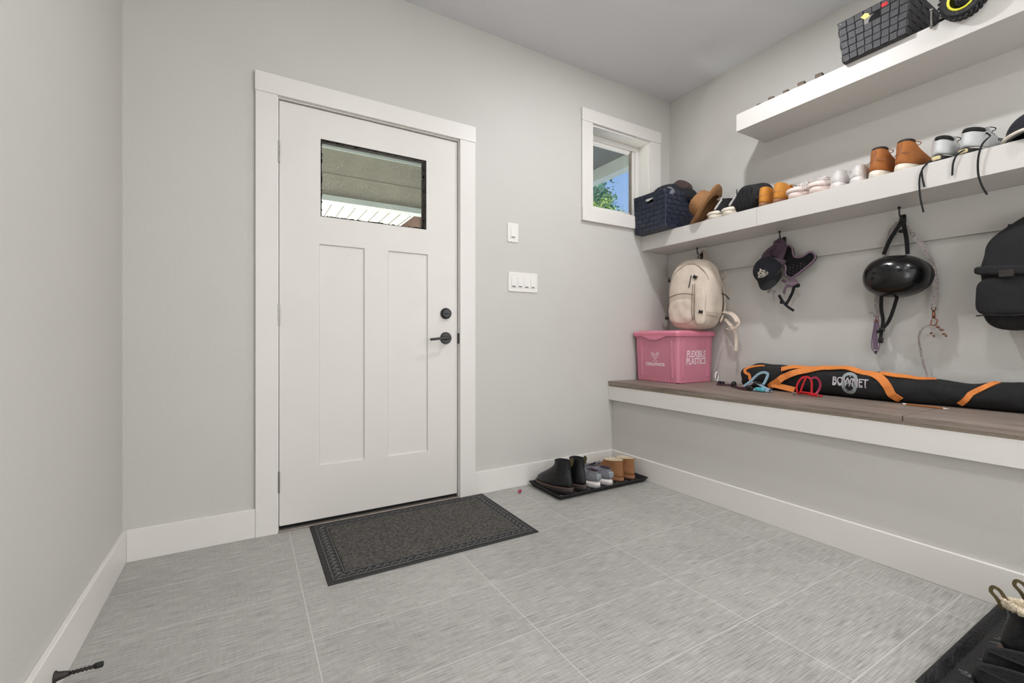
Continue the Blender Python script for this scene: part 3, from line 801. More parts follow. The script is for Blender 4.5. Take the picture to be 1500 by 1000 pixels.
def trainer(label, loc, rz, laces):
    def ex(r_):
        b = B()
        loft(b, [ring(-0.129,-0.030,0.050,0.094,0.096), ring(-0.132,-0.028,0.057,0.101,0.103), ring(-0.128,-0.032,0.050,0.111,0.113)])
        obj('padded_collar', b, 'black', r_, smooth=True)
        b = B(); superbox(b, (0.014,0.030,0.018), 4, 6, None, (-0.137,0.004,0.017)); obj('heel_insert', b, 'cream_insert', r_, smooth=True)
        b = text_bm('vapor', 0.028, 0.0006)
        xf(b, Matrix(((1,0,0,0.01),(0,0,-1,-0.0480),(0,1,0,0.064),(0,0,0,1))))
        obj('side_lettering', b, 'black', r_)
        b = B()
        inv = (Matrix.Translation(r_.location) @ Matrix.Rotation(rz, 4, 'Z')).inverted()
        for pts in laces:
            b = B(); ribbon(b, [inv @ Vector(p) for p in pts], 0.0065, 0.0018, inv.to_3x3() @ Vector((-1,0,0))); obj('loose_lace', b, 'black', r_)
        b = B()
        for i in range(9):
            x = 0.035+i*0.011
            tube(b, [(x, -(0.047-0.0012*i), 0.040), (x-0.012, -(0.040-0.001*i), 0.070-0.0032*i)], 0.0012, 5, 1)
        obj('side_ribs', b, 'rubber', r_)
    return shoe('trainer', label, 'shoe', loc, rz, sole_profile(0.285, 0.100, 0.030, 0.010), low_profile(0.28, 0.105, 0.094, 0.032), ('rubber', 'grey_leather', 'black'),
        lace=('black', -0.004, 0.112, 0.080, 0.080, 0.022, 6), extra=ex, welt=((-0.139,0.139,0.098,0.024,0.026), 'cream_sole'))
# loose laces are given in each shoe's own frame (x forward, heel at -x, shelf edge at x = -0.158)
trainer('black and white trainer with loose laces beside the tan boots', (2.634, 0.724, ZS), -0.04,
        [[(2.6, 0.733, 1.726), (2.52, 0.739, 1.673), (2.48, 0.754, 1.641), (2.467, 0.767, 1.62), (2.468, 0.779, 1.578), (2.468, 0.777, 1.502), (2.469, 0.766, 1.433)],
         [(2.6, 0.733, 1.717), (2.52, 0.743, 1.663), (2.48, 0.758, 1.637), (2.468, 0.77, 1.616), (2.469, 0.77, 1.581), (2.469, 0.763, 1.539)]])
trainer('black and white trainer with loose laces beside the black cap with white trim', (2.634, 0.618, ZS), -0.22,
        [[(2.54, 0.643, 1.678), (2.48, 0.648, 1.653), (2.467, 0.663, 1.636), (2.468, 0.673, 1.607), (2.469, 0.676, 1.561)],
         [(2.62, 0.623, 1.755), (2.52, 0.58, 1.698), (2.47, 0.576, 1.672), (2.462, 0.589, 1.649), (2.463, 0.599, 1.602), (2.464, 0.599, 1.541), (2.464, 0.588, 1.49), (2.466, 0.575, 1.455)]])

def whiteknit(label, loc, rz, tabz=None):
    def ex(r_):
        b = B()
        for q in range(5):
            x = 0.045+0.014*q
            tube(b, [(x,-0.045+0.002*q,0.036),(x-0.02,-0.030,0.066-0.004*q),(x-0.024,0,0.078-0.006*q),(x-0.02,0.030,0.066-0.004*q),(x,0.045-0.002*q,0.036)], 0.0018, 6, 3)
        obj('knit_ridges', b, 'white_mesh', r_, smooth=True)
    return shoe('knit_shoe', label, 'shoe', loc, rz, sole_profile(0.26, 0.094, 0.028, 0.012), low_profile(0.256, 0.088, 0.088, 0.028), ('white_sole', 'white_mesh', 'pink_canvas'), lace=('white_mesh', -0.006, 0.094, 0.07, 0.070, 0.020, 5), extra=ex)
whiteknit('white knit shoe beside the pale pink pair', (2.620, 1.128, ZS), 0.18)
whiteknit('white knit shoe beside the tan lace-up boots', (2.620, 1.035, ZS), 0.10)
def pinkshoe(label, loc, rz):
    def ex(r_):
        b = B(); loft(b, [ring(0.06,0.126,0.086,0.026,0.030), ring(0.062,0.125,0.086,0.038,0.040), ring(0.072,0.116,0.070,0.047,0.048)]); obj('toe_cap', b, 'pink_rubber', r_, smooth=True)
    return shoe('canvas_shoe', label, 'shoe', loc, rz, sole_profile(0.25, 0.092, 0.026, 0.006), low_profile(0.246, 0.078, 0.086, 0.026), ('pink_rubber', 'pink_canvas', 'white_mesh'), lace=('white_mesh', -0.006, 0.082, 0.06, 0.062, 0.018, 5), extra=ex, sc=(1,1,1.25))
pinkshoe('pale pink canvas shoe, toe out, beside the ochre suede shoes', (2.612, 1.300, ZS), PI-0.12)
pinkshoe('pale pink canvas shoe, toe out, beside the white knit shoes', (2.612, 1.212, ZS), PI+0.06)
def ochre(label, loc, rz):
    def ex(r_):
        b = B(); tube(b, [(-0.108,-0.034,0.060),(-0.118,-0.015,0.061),(-0.120,0,0.062),(-0.118,0.015,0.061),(-0.108,0.034,0.060)], 0.0012, 6, 4); obj('stitching', b, 'brown_sole', r_)
    return shoe('suede_shoe', label, 'shoe', loc, rz, sole_profile(0.245, 0.088, 0.022, 0.006), [(-0.117,0.116,0.082,0.018,0.018),(-0.119,0.114,0.086,0.032,0.032),(-0.118,0.100,0.084,0.054,0.050),(-0.114,0.064,0.078,0.074,0.072),(-0.110,0.006,0.066,0.092,0.089),(-0.104,-0.028,0.056,0.112,0.110)],
       ('brown_sole', 'ochre', 'rubber_dark'), lace=('rubber_dark', 0.018, 0.100, 0.068, 0.074, 0.022, 4), extra=ex)
ochre('ochre suede shoe beside the black beanie', (2.606, 1.482, ZS), 0.05)
ochre('ochre suede shoe beside the pale pink canvas shoes', (2.606, 1.392, ZS), -0.06)
def converse(label, loc, rz):
    def ex(r_):
        b = B(); loft(b, [ring(0.060,0.127,0.088,0.026,0.030), ring(0.062,0.126,0.088,0.040,0.042), ring(0.074,0.116,0.070,0.050,0.051)]); obj('toe_cap', b, 'cream_sole', r_, smooth=True)
    return shoe('canvas_trainer', label, 'shoe', loc, rz, sole_profile(0.255, 0.092, 0.030, 0.004), [(-0.119,0.119,0.082,0.026,0.026),(-0.121,0.117,0.086,0.042,0.042),(-0.119,0.104,0.084,0.058,0.054),(-0.114,0.070,0.078,0.082,0.078),(-0.112,0.040,0.072,0.105,0.105),(-0.110,0.015,0.068,0.145,0.142)], ('cream_sole', 'black', 'black'), lace=('white_mesh', 0.022, 0.140, 0.086, 0.070, 0.0035, 8), extra=ex)
converse('black canvas shoe with white toe cap half under the brown hat', (2.612, 1.790, ZS), PI-0.04)
converse('black canvas shoe with white toe cap beside the black beanie', (2.612, 1.695, ZS), PI+0.02)

# ------------------------------------------------------------------ hats on the lower shelf
def capdome(b, r_=(0.098, 0.085, 0.085), n=28, c=(0,0,0), open_=True):
    rings = []
    for k in range(9):
        a = HP*k/8
        rings.append([Vector((r_[0]*math.cos(a)*math.cos(2*PI*i/n), r_[1]*math.cos(a)*math.sin(2*PI*i/n), r_[2]*math.sin(a)**0.9))+Vector(c) for i in range(n)])
    rings[-1] = [Vector((0.001*math.cos(2*PI*i/n), 0.001*math.sin(2*PI*i/n), r_[2]))+Vector(c) for i in range(n)]
    loft(b, rings, False, True)
def visor(b, rx=0.098, ry=0.083, ln=0.075, drop=0.012, c=(0,0,0), th=0.003):
    n = 20; inner, outer = [], []
    for i in range(n+1):
        a = -1.15+2.3*i/n
        inner.append((math.cos(a)*rx*0.98, math.sin(a)*ry*1.0)); 
        outer.append((math.cos(a)*rx+ln*math.cos(a*1.25)**0.6 if abs(a*1.25) < HP else math.cos(a)*rx, math.sin(a)*ry*1.02))
    for i in range(n):
        q = []
        for (p, f) in ((inner[i],0),(inner[i+1],0),(outer[i+1],1),(outer[i],1)):
            z = -drop*f - 1.6*(p[1]**2)
            q.append(Vector((p[0], p[1], z))+Vector(c))
        lo = [b.verts.new(v) for v in q]; hi = [b.verts.new(v+Vector((0,0,th))) for v in q]
        b.faces.new(lo[::-1]); b.faces.new(hi)
        for j in range(4): 
            k = (j+1) % 4; b.faces.new((lo[j], lo[k], hi[k], hi[j]))
    bmesh.ops.remove_doubles(b, verts=b.verts, dist=1e-5)

def placed(o, loc, rot):
    o.location = loc; o.rotation_euler = rot; return o
# brown felt hat, tilted against the basket: crown to the wall side, brim curling over the edge
t = empty('felt_hat', (2.560, 1.862, 1.738), 0, 'brown wide-brimmed felt hat leaning on the dark blue basket', 'hat'); t.rotation_euler = (math.radians(-52), math.radians(-14), math.radians(16)); t.scale = (1.08, 1.08, 1.08)
b = B(); prof = [(0.083,0.0),(0.082,0.02),(0.079,0.05),(0.074,0.08),(0.064,0.094),(0.045,0.094),(0.02,0.082),(0.001,0.076)]
n = 40; rings = []
for r0, h in prof: rings.append([Vector((1.12*r0*math.cos(2*PI*i/n), r0*math.sin(2*PI*i/n)*(1-0.25*h/0.09*abs(math.cos(2*PI*i/n))), h)) for i in range(n)])
loft(b, rings, False, True); obj('crown', b, 'straw', t, smooth=True)
b = B(); rings = []
for r0, h in ((0.083,0.002),(0.098,-0.002),(0.12,-0.002),(0.135,0.002),(0.1375,0.003),(0.135,-0.002),(0.12,-0.006),(0.098,-0.006),(0.083,-0.002)):
    rings.append([Vector((1.05*r0*math.cos(2*PI*i/n), r0*math.sin(2*PI*i/n), h+0.035*max(0,(r0-0.09)/0.05)*math.sin(2*PI*i/n)**2*(1 if math.sin(2*PI*i/n) > 0 else 0.7))) for i in range(n)])
loft(b, rings, False, False); obj('brim', b, 'straw', t, smooth=True)
b = B(); rings = []
for r0, h in ((0.0835,0.004),(0.0845,0.006),(0.084,0.022),(0.082,0.024)):
    rings.append([Vector((1.12*r0*math.cos(2*PI*i/n), r0*math.sin(2*PI*i/n), h)) for i in range(n)])
loft(b, rings, False, False); obj('hat_band', b, 'brown_sole', t, smooth=True)
# black beanie
b = B(); superbox(b, (0.21, 0.185, 0.17), 3.0, 14, lambda p, q: p + wob(p, 12, 0.010) + Vector((0.0, -0.02*q[2], 0.0)))
o = obj('knit_beanie', b, 'black', smooth=True, subsurf=1); placed(o, (2.605, 1.592, 1.722), (0, 0, 0.1)); tag(o, 'slouchy black beanie between the brown hat and the ochre suede shoes', 'beanie')
bb = B()
for k in range(4):
    x = -0.106
    tube(bb, [(x-0.002, 0.045-0.028*k, 0.055), (x-0.006, 0.040-0.026*k, 0.0), (x-0.002, 0.030-0.024*k, -0.06)], 0.003, 6)
c_ = obj('fold_seams', bb, 'black2', o, smooth=True)
# black cap with white trim at the right end
t = empty('baseball_cap', (2.602, 0.466, ZS+0.036), 0, 'black cap with white band at the right end of the lower shelf', 'cap'); t.rotation_euler = (0, 0, PI+0.10)
b = B(); capdome(b, (0.098, 0.090, 0.098)); obj('crown', b, 'dark_felt', t, smooth=True, subsurf=1)
b = B(); visor(b, 0.098, 0.088, 0.066, 0.026); obj('visor', b, 'black', t, bevel=0.001)
b = B(); 
tube(b, [(0.104*math.cos(a), 0.094*math.sin(a), 0.004-1.2*(0.09*math.sin(a))**2) for a in [-1.3+2.6*i/16 for i in range(17)]], 0.008, 8, 2)
obj('white_trim_band', b, 'cream_sole', t, smooth=True)
b = B(); pts = [(-0.011,0.000),(-0.006,-0.005),(0.0,-0.004),(0.014,0.006),(0.0,0.0005),(-0.005,0.0005),(-0.008,0.004)]
poly_plate(b, [(0.1666, -p[0], -0.026+p[1]*0.9) for p in pts], (1,0,0), 0.002)
obj('curved_mark', b, 'logo_white', t)
# ------------------------------------------------------------------ woven storage baskets
def basket(label, loc, rz, bx_, by_, tx_, ty_, h, m_, nx, ny, nz, hole=True):
    """origin at base centre; b* = half sizes at the base, t* = half sizes at the rim"""
    r_ = empty('woven_basket', loc, rz, label, 'basket')
    b = B()
    def wall(p0, p1, q0, q1, nrm, n, cut):
        p0, p1, q0, q1, nrm = map(Vector, (p0, p1, q0, q1, nrm))
        def P(s, v, o): return p0.lerp(p1, s).lerp(q0.lerp(q1, s), v) + nrm*o
        for i in range(n):
            for j in range(nz):
                mid = abs((i+0.5)/n-0.5) < 0.17
                if cut and mid and j == nz-2: continue
                s0, s1, v0, v1 = i/n, (i+1)/n, j/nz, (j+1)/nz
                over = (i+j) % 2
                ms, mv = (0.04/n, 0.10/nz) if over else (0.10/n, 0.04/nz)
                hgt = 0.0042 if over else 0.0026
                o4 = [P(s0,v0,0), P(s1,v0,0), P(s1,v1,0), P(s0,v1,0)]
                i4 = [P(s0+ms,v0+mv,hgt), P(s1-ms,v0+mv,hgt), P(s1-ms,v1-mv,hgt), P(s0+ms,v1-mv,hgt)]
                k4 = [P(s0,v0,-0.003), P(s1,v0,-0.003), P(s1,v1,-0.003), P(s0,v1,-0.003)]
                loft(b, [k4, o4, i4])
    wall((-bx_,by_,0),(-bx_,-by_,0),(-tx_,ty_,h),(-tx_,-ty_,h),(-1,0,0), ny, hole)
    wall((bx_,-by_,0),(bx_,by_,0),(tx_,-ty_,h),(tx_,ty_,h),(1,0,0), ny, hole)
    wall((-bx_,-by_,0),(bx_,-by_,0),(-tx_,-ty_,h),(tx_,-ty_,h),(0,-1,0), nx, False)
    wall((bx_,by_,0),(-bx_,by_,0),(tx_,ty_,h),(-tx_,ty_,h),(0,1,0), nx, False)
    box(b, -bx_, bx_, -by_, by_, 0.0, 0.004)
    obj('woven_body', b, m_, r_)
    b = B(); tube(b, [(-tx_,-ty_,h),(tx_,-ty_,h),(tx_,ty_,h),(-tx_,ty_,h)], 0.0035, 8, 1, closed=True)
    obj('rim', b, m_, r_)
    b = B()
    for sx_, sy_ in ((-1,-1),(-1,1),(1,-1),(1,1)):
        superbox(b, (0.007,0.007,0.007), 2, 4, None, (sx_*(tx_+0.003), sy_*(ty_-0.012), h-0.010))
    obj('rivet', b, 'steel', r_, smooth=True)
    return r_
basket('dark blue woven basket full of hats, under the small window', (2.572, 2.205, ZS+0.0005), 0, 0.172, 0.135, 0.180, 0.142, 0.258, 'navy_weave', 10, 8, 8)
basket('charcoal woven basket on the upper shelf beside the toy buggy', (2.602, 0.937, 2.2105), 0, 0.153, 0.119, 0.163, 0.137, 0.190, 'black_weave', 8, 8, 6)

# hats piled in the blue basket
t = empty('sun_hat', (2.560, 2.195, 1.905), 0, 'black wide-brimmed hat on top of the blue basket', 'hat'); t.rotation_euler = (0.05, -0.30, 0)
b = B(); n = 36; rings = []
for r0, h in ((0.092,-0.002),(0.086,0.03),(0.074,0.056),(0.05,0.070),(0.022,0.076),(0.001,0.077)):
    rings.append([Vector((r0*math.cos(2*PI*i/n), r0*1.1*math.sin(2*PI*i/n), h)) for i in range(n)])
loft(b, rings, False, True); obj('crown', b, 'dark_felt', t, smooth=True)
b = B(); rings = []
for r0, h in ((0.088,0.0),(0.11,-0.004),(0.128,-0.010),(0.134,-0.013),(0.128,-0.015),(0.11,-0.009),(0.088,-0.004)):
    rings.append([Vector((r0*math.cos(2*PI*i/n), r0*1.06*math.sin(2*PI*i/n), h+0.9*(r0-0.088)*math.cos(2*2*PI*i/n)*0.35)) for i in range(n)])
loft(b, rings, False, False); obj('brim', b, 'dark_felt', t, smooth=True)
t = empty('fedora', (2.672, 2.175, 1.935), 0, 'dark brown felt hat behind the black hat in the blue basket', 'hat'); t.rotation_euler = (0.3, 0.35, 0.2)
b = B(); rings = []
for r0, h in ((0.078,-0.02),(0.076,0.01),(0.070,0.045),(0.058,0.068),(0.035,0.066),(0.012,0.056),(0.001,0.055)):
    rings.append([Vector((r0*1.1*math.cos(2*PI*i/n), r0*math.sin(2*PI*i/n), h)) for i in range(n)])
loft(b, rings, False, True); obj('crown', b, 'brown_felt', t, smooth=True)
b = B(); lathe(b, [(0.078,-0.018),(0.105,-0.014),(0.118,-0.006),(0.119,-0.009),(0.105,-0.018),(0.078,-0.022)], 36); obj('brim', b, 'brown_felt', t, smooth=True)
t = empty('baseball_cap', (2.640, 2.115, 1.880), 0, 'black curved-visor cap at the near side of the blue basket', 'cap'); t.rotation_euler = (0.25, 0.15, -1.0)
b = B(); capdome(b, (0.088, 0.080, 0.072)); obj('crown', b, 'black', t, smooth=True, subsurf=1)
b = B(); visor(b, 0.088, 0.078, 0.06, 0.010); obj('visor', b, 'black', t, bevel=0.001)
b = B(); superbox(b, (0.12, 0.13, 0.075), 2.6, 12, lambda p, q: p + wob(p, 22, 0.014))
o = obj('knit_beanie', b, 'grey_knit', smooth=True, subsurf=1); placed(o, (2.462, 2.120, 1.886), (0.1, -0.2, 0.3)); tag(o, 'grey marl knit beanie at the front corner of the blue basket', 'beanie')
b = B(); superbox(b, (0.10, 0.11, 0.07), 2.8, 12, lambda p, q: p + wob(p, 20, 0.014))
o = obj('knit_scarf', b, 'dark_felt', smooth=True, subsurf=1); placed(o, (2.575, 2.285, 1.862), (0, 0, 0.3)); tag(o, 'dark crumpled knit scarf at the window end of the blue basket', 'scarf')

# things in the upper basket
b = B(); superbox(b, (0.20, 0.17, 0.20), 2.6, 12, lambda p, q: p + wob(p, 14, 0.010))
o = obj('drawstring_bag', b, 'black', smooth=True, subsurf=1); placed(o, (2.600, 0.930, 2.335), (0, 0, 0)); tag(o, 'black soft bag standing in the charcoal basket', 'bag')
b = B(); poly_plate(b, [(0,-0.016,-0.010),(0,0.004,-0.014),(0,0.020,0.004),(0,0.004,0.014),(0,-0.010,0.006)], (1,0,0), 0.003)
c_ = obj('yellow_tag', b, 'yellow_tag', o); c_.location = (-0.164, 0.030, 0.036)
b = B(); superbox(b, (0.012,0.030,0.022), 3, 5); c_ = obj('red_clip', b, 'red', o, smooth=True); c_.location = (-0.158, -0.040, 0.046)

# toy buggy on the upper shelf, two wheels hanging over the edge
t = empty('toy_buggy', (2.575, 0.478, 2.264), 0, 'black toy buggy with yellow-ringed knobbly wheel over the edge of the upper shelf', 'toy car'); t.rotation_euler = (0, -0.18, 0)
b = B(); superbox(b, (0.11, 0.40, 0.035), 5, 8, None, (0,0,0.0)); obj('chassis', b, 'black_metal', t, smooth=True)
b = B(); superbox(b, (0.13, 0.30, 0.10), 3, 10, lambda p, q: (p.x*(1-0.25*q[2]), p.y*(1-0.2*q[2]), p.z), (0,-0.02,0.075)); obj('body_shell', b, 'black_shell', t, smooth=True)
b = B(); box(b, -0.066, -0.055, 0.06, 0.12, 0.045, 0.075); obj('red_panel', b, 'red', t, bevel=0.003)
for sx_ in (-1, 1):
    for y in (0.158, -0.160):
        wx = sx_*0.135
        b = B(); lathe(b, [(0.040,-0.026),(0.058,-0.030),(0.066,-0.022),(0.068,0),(0.066,0.022),(0.058,0.030),(0.040,0.026)], 32, (wx,y,0), 'X')
        for k in range(26):
            a = 2*PI*k/26
            for q in (-1, 1):
                m_ = Matrix.Translation((wx,y,0)) @ Matrix.Rotation(a+0.08*q, 4, 'X') @ Matrix.Translation((q*0.013, 0, 0.067)) @ Matrix.Rotation(0.5*q, 4, 'Z')
                box(b, -0.012, 0.012, -0.004, 0.004, -0.004, 0.004, m_)
        ty_ = obj('tyre', b, 'rubber', t)
        b = B(); lathe(b, [(0.035,-0.027),(0.042,-0.029),(0.042,-0.024),(0.036,-0.022),(0.036,0.022),(0.042,0.024),(0.042,0.029),(0.035,0.027)], 32, (wx,y,0), 'X'); obj('rim_ring', b, 'yellow', ty_, smooth=True)
        b = B(); lathe(b, [(0.001,-0.014),(0.035,-0.020),(0.035,0.020),(0.001,0.014)], 32, (wx,y,0), 'X')
        obj('wheel_disc', b, 'black_shell', ty_, smooth=True)
        b = B(); lathe(b, [(0.001,-0.026),(0.008,-0.026),(0.010,-0.016),(0.010,0.016),(0.008,0.026),(0.001,0.026)], 6, (wx,y,0), 'X'); obj('hub_nut', b, 'steel', ty_)
        b = B(); tube(b, [(sx_*0.04,y,0.0),(wx,y,0)], 0.006, 8, 1); tube(b, [(sx_*0.04,y*0.8,-0.008),(wx,y,-0.006)], 0.005, 8, 1); obj('suspension_arm', b, 'black_metal', t)
        b = B(); tube(b, [(sx_*0.095,y*0.93,0.0),(sx_*0.060,y*0.9,0.07)], 0.009, 10, 1); superbox(b, (0.018,0.018,0.018), 2, 5, None, (sx_*0.060,y*0.9,0.075)); obj('shock_absorber', b, 'steel', t, smooth=True)
b = B(); tube(b, [(-0.118,0.262,-0.050),(-0.122,0.258,0.0),(-0.124,0.256,0.018)], 0.0045, 8, 2); superbox(b, (0.014,0.014,0.012), 3, 5, None, (-0.124,0.256,0.020)); obj('antenna_post', b, 'steel', t, smooth=True)
b = B(); tube(b, [(-0.118,0.262,-0.040),(-0.06,0.20,-0.01),(0.0,0.18,0.0)], 0.006, 8, 3); obj('bumper_bar', b, 'black_metal', t, smooth=True)

# five little wooden blocks whose tops show over the edge of the upper shelf
def blk(y, h, s, label, rz):
    b = B(); box(b, -s/2, s/2, -s*0.55, s*0.55, 0, h)
    o = obj('wooden_block', b, 'dark_wood', bevel=0.002); placed(o, (2.580, y, 2.2105), (0, 0, rz)); tag(o, label, 'block', 'small blocks along the upper shelf')
blk(1.545, 0.057, 0.020, 'smallest dark wooden block, at the far end of the upper shelf', 0.1)
blk(1.471, 0.062, 0.026, 'second dark wooden block from the far end of the upper shelf', 0.2)
blk(1.389, 0.062, 0.024, 'middle one of the five dark blocks on the upper shelf', -0.1)
blk(1.308, 0.067, 0.030, 'fourth dark wooden block from the far end of the upper shelf', 0.15)
blk(1.221, 0.068, 0.030, 'dark wooden block on the upper shelf closest to the charcoal basket', 0.1)

# ------------------------------------------------------------------ pink recycling bin
def rrect(x0, x1, y0, y1, z, r_=0.02, n=5):
    out = []
    for cx_, cy_, a0 in ((x1-r_, y1-r_, 0), (x0+r_, y1-r_, HP), (x0+r_, y0+r_, PI), (x1-r_, y0+r_, 1.5*PI)):
        for k in range(n+1):
            a = a0+HP*k/n; out.append(Vector((cx_+r_*math.cos(a), cy_+r_*math.sin(a), z)))
    return out
BXc, BYc, BZ = 2.574, 2.152, 0.6055
t = empty('recycling_bin', (BXc, BYc, BZ), 0, 'pink plastic recycling box with lid in the corner of the bench', 'bin')
def BR(hx_, hy_, z, r_): return rrect(-hx_, hx_, -hy_, hy_, z, r_)
b = B(); loft(b, [BR(0.160,0.170,0,0.02), BR(0.170,0.180,0.006,0.022), BR(0.184,0.188,0.300,0.030), BR(0.187,0.191,0.300,0.030), BR(0.189,0.193,0.322,0.03)])
for k in range(14):      # grip ribs around the foot
    y = -0.15+0.3*k/13; box(b, -0.1720, -0.167, y-0.004, y+0.004, 0.0, 0.010); x = -0.14+0.28*k/13; box(b, x-0.004, x+0.004, -0.1822, -0.177, 0.0, 0.010)
for y in (-0.130, 0.128):
    loft(b, [[(-0.170,y-0.010,0.03),(-0.170,y+0.010,0.03),(-0.1755,y+0.007,0.035),(-0.1755,y-0.007,0.035)],[(-0.180,y-0.012,0.285),(-0.180,y+0.012,0.285),(-0.1875,y+0.009,0.28),(-0.1875,y-0.009,0.28)]])
for x in (-0.125, 0.125):
    loft(b, [[(x-0.010,-0.180,0.03),(x+0.010,-0.180,0.03),(x+0.007,-0.1850,0.035),(x-0.007,-0.1850,0.035)],[(x-0.012,-0.186,0.285),(x+0.012,-0.186,0.285),(x+0.009,-0.1925,0.28),(x-0.009,-0.1925,0.28)]])
obj('box_body', b, 'pink', t, bevel=0.001)
b = B(); loft(b, [BR(0.190,0.194,0.308,0.03), BR(0.198,0.201,0.310,0.034), BR(0.201,0.204,0.330,0.036), BR(0.196,0.199,0.340,0.034), BR(0.175,0.180,0.341,0.03), BR(0.168,0.172,0.347,0.03)])
obj('lid', b, 'pink_hi', t, bevel=0.0015)
b = B()
pts = [(-0.1985, 0.100-0.2*k/12, 0.310-0.026*math.sin(PI*k/12)) for k in range(13)]
loft(b, [[Vector(p) for p in pts]+[Vector((-0.1985,-0.100,0.316)),Vector((-0.1985,0.100,0.316))], [Vector((-0.187,p[1],p[2])) for p in pts]+[Vector((-0.187,-0.100,0.316)),Vector((-0.187,0.100,0.316))]])
obj('lid_grip', b, 'pink_hi', t)
tilt = math.atan(0.014/0.294)
def on_mx(b, y, z, off=0.0015):
    x = -(0.170+(z-0.006)*0.014/0.294)-off
    xf(b, face_minus_x(x, y, z) @ Matrix.Rotation(tilt, 4, 'X'))
def on_my(b, x, z, off=0.0015):
    y = -(0.180+(z-0.006)*0.008/0.294)-off
    xf(b, face_minus_y(x, y, z) @ Matrix.Rotation(math.atan(0.008/0.294), 4, 'X'))
b = text_bm('FLEXIBLE\nPLASTICS', 0.060, 0.0004, 0.0014, 0.80); on_my(b, 0.0, 0.166); obj('lettering', b, 'print', t)
b = text_bm('CHILLIWACK', 0.029, 0.0004, 0.0012, 0.95); on_mx(b, 0.005, 0.118); obj('lettering', b, 'print', t)
b = text_bm('CITY OF', 0.010, 0.0003, 0.0002, 1.2); on_mx(b, 0.005, 0.140); obj('lettering', b, 'print', t)
b = B()
for sgn in (-1, 1):
    for k in range(4):
        q = 1-0.2*k
        tube(b, [(0,-0.030+0.010*k,0),(sgn*0.020*q,-0.010+0.006*k,0),(sgn*0.034*q,0.010,0),(sgn*0.026*q,0.024-0.003*k,0),(sgn*0.012*q,0.014-0.003*k,0),(sgn*0.004,0.004,0)], 0.0013, 5, 4)
xf(b, Matrix.Diagonal((1,1,0.3,1))); on_mx(b, 0.005, 0.178, 0.001); obj('heart_emblem', b, 'print', t)
b = B(); tube(b, [(0.030*math.cos(a), 0, 0.030*math.sin(a)) for a in [2*PI*k/24 for k in range(24)]], 0.005, 8, 1, closed=True)
o = obj('white_ring', b, 'plastic_white', smooth=True); placed(o, (2.737, 1.930, 0.642), (0, 0, 0.3)); tag(o, 'white plastic ring standing against the right side of the pink box', 'ring')

# ------------------------------------------------------------------ cream backpack
t = empty('backpack', (2.622, 2.012, 0.9560), 0, 'cream canvas backpack on the pink box, hanging from the first hook', 'backpack'); t.rotation_euler = (0, 0, 0.10)
SX, SY, SZ, EE = 0.108, 0.164, 0.236, 3.6
def bpf(p, q):
    top = max(0, q[2]); k = 1-0.16*top*top
    x = p.x*(1-0.30*top) ; 
    x -= 0.012*max(0, -q[2]-0.0)*(1 if q[0] < 0 else 0)
    return Vector((x, p.y*k, p.z+SZ+0.004)) + wob(p, 16, 0.006)
b = B(); superbox(b, (2*SX, 2*SY, 2*SZ), EE, 16, bpf); body = obj('main_compartment', b, 'canvas', t, smooth=True, subsurf=1)
def bs(y, z, off=0.002):     # point on the front face, z from the bag's centre
    yy, zz = abs(y)/SY, abs(z)/SZ
    q = max(0.02, 1-yy**EE-zz**EE)**(1/EE)
    top = max(0, z/SZ)
    x = -SX*q*(1-0.30*top) - 0.012*max(0, -z/SZ)
    return Vector((x-off, y*(1-0.16*top*top), z+SZ+0.004))
# front pocket
b = B(); superbox(b, (0.050, 0.190, 0.165), 3.5, 12, lambda p, q: p + wob(p, 24, 0.006), (-0.100, 0.035, 0.125)); obj('front_pocket', b, 'canvas', t, smooth=True, subsurf=1)
b = B(); tube(b, [bs(0.125-0.012*k, -0.020+0.020*math.sin(PI*k/18), 0.020) for k in range(17)], 0.0030, 6, 2); obj('pocket_zip', b, 'seam', t, smooth=True)
b = B(); superbox(b, (0.040, 0.075, 0.240), 3.5, 10, lambda p, q: p + wob(p, 24, 0.005), (-0.098, -0.098, 0.150)); obj('side_panel', b, 'canvas', t, smooth=True, subsurf=1)
b = B()
for y in (-0.052, -0.066): tube(b, [bs(y, 0.06-0.02*k, 0.010) for k in range(13)], 0.0024, 6, 2)
obj('piping', b, 'seam', t, smooth=True)
b = B(); tube(b, [bs(-0.030, 0.120, 0.003), bs(-0.026, 0.085, 0.003), bs(-0.020, 0.040, 0.004)], 0.0035, 6, 4); obj('vertical_zip', b, 'black', t, smooth=True)
b = B(); tube(b, [bs(0.145*math.cos(a), 0.06+0.140*math.sin(a), 0.002) for a in [0.1+2.9*k/20 for k in range(21)]], 0.0025, 6, 2); obj('arched_seam', b, 'canvas_dark', t, smooth=True)
def buckle(p, rot=0.0):
    b = B()
    for q in ((-0.013,-0.004),(0.004,0.013)): box(b, -0.006, 0.004, q[0], q[1], -0.011, 0.011)
    box(b, -0.005, 0.003, -0.006, 0.006, -0.007, 0.007)
    xf(b, Matrix.Translation(p) @ Matrix.Rotation(rot, 4, 'X')); return obj('buckle', b, 'black_metal', t, bevel=0.002)
buckle(bs(-0.064, 0.105, 0.010), 0.5); buckle(bs(-0.112, -0.125, 0.014), 0.2)
buckle(Vector((-0.055, 0.158, 0.345)), 0.3); buckle(Vector((-0.055, 0.182, 0.085)), 0.2)
def cstrap(*a, **k):
    b = B(); ribbon(b, *a, **k); obj('compression_strap', b, 'canvas_dark', t)
cstrap([bs(-0.064,0.105,0.006), Vector((-0.050,-0.125,0.335)), Vector((0.02,-0.150,0.34))], 0.020, 0.003, (-1,-0.5,0))
cstrap([bs(-0.112,-0.125,0.010), Vector((-0.060,-0.166,0.10)), Vector((0.02,-0.172,0.10))], 0.020, 0.003, (-1,-1,0))
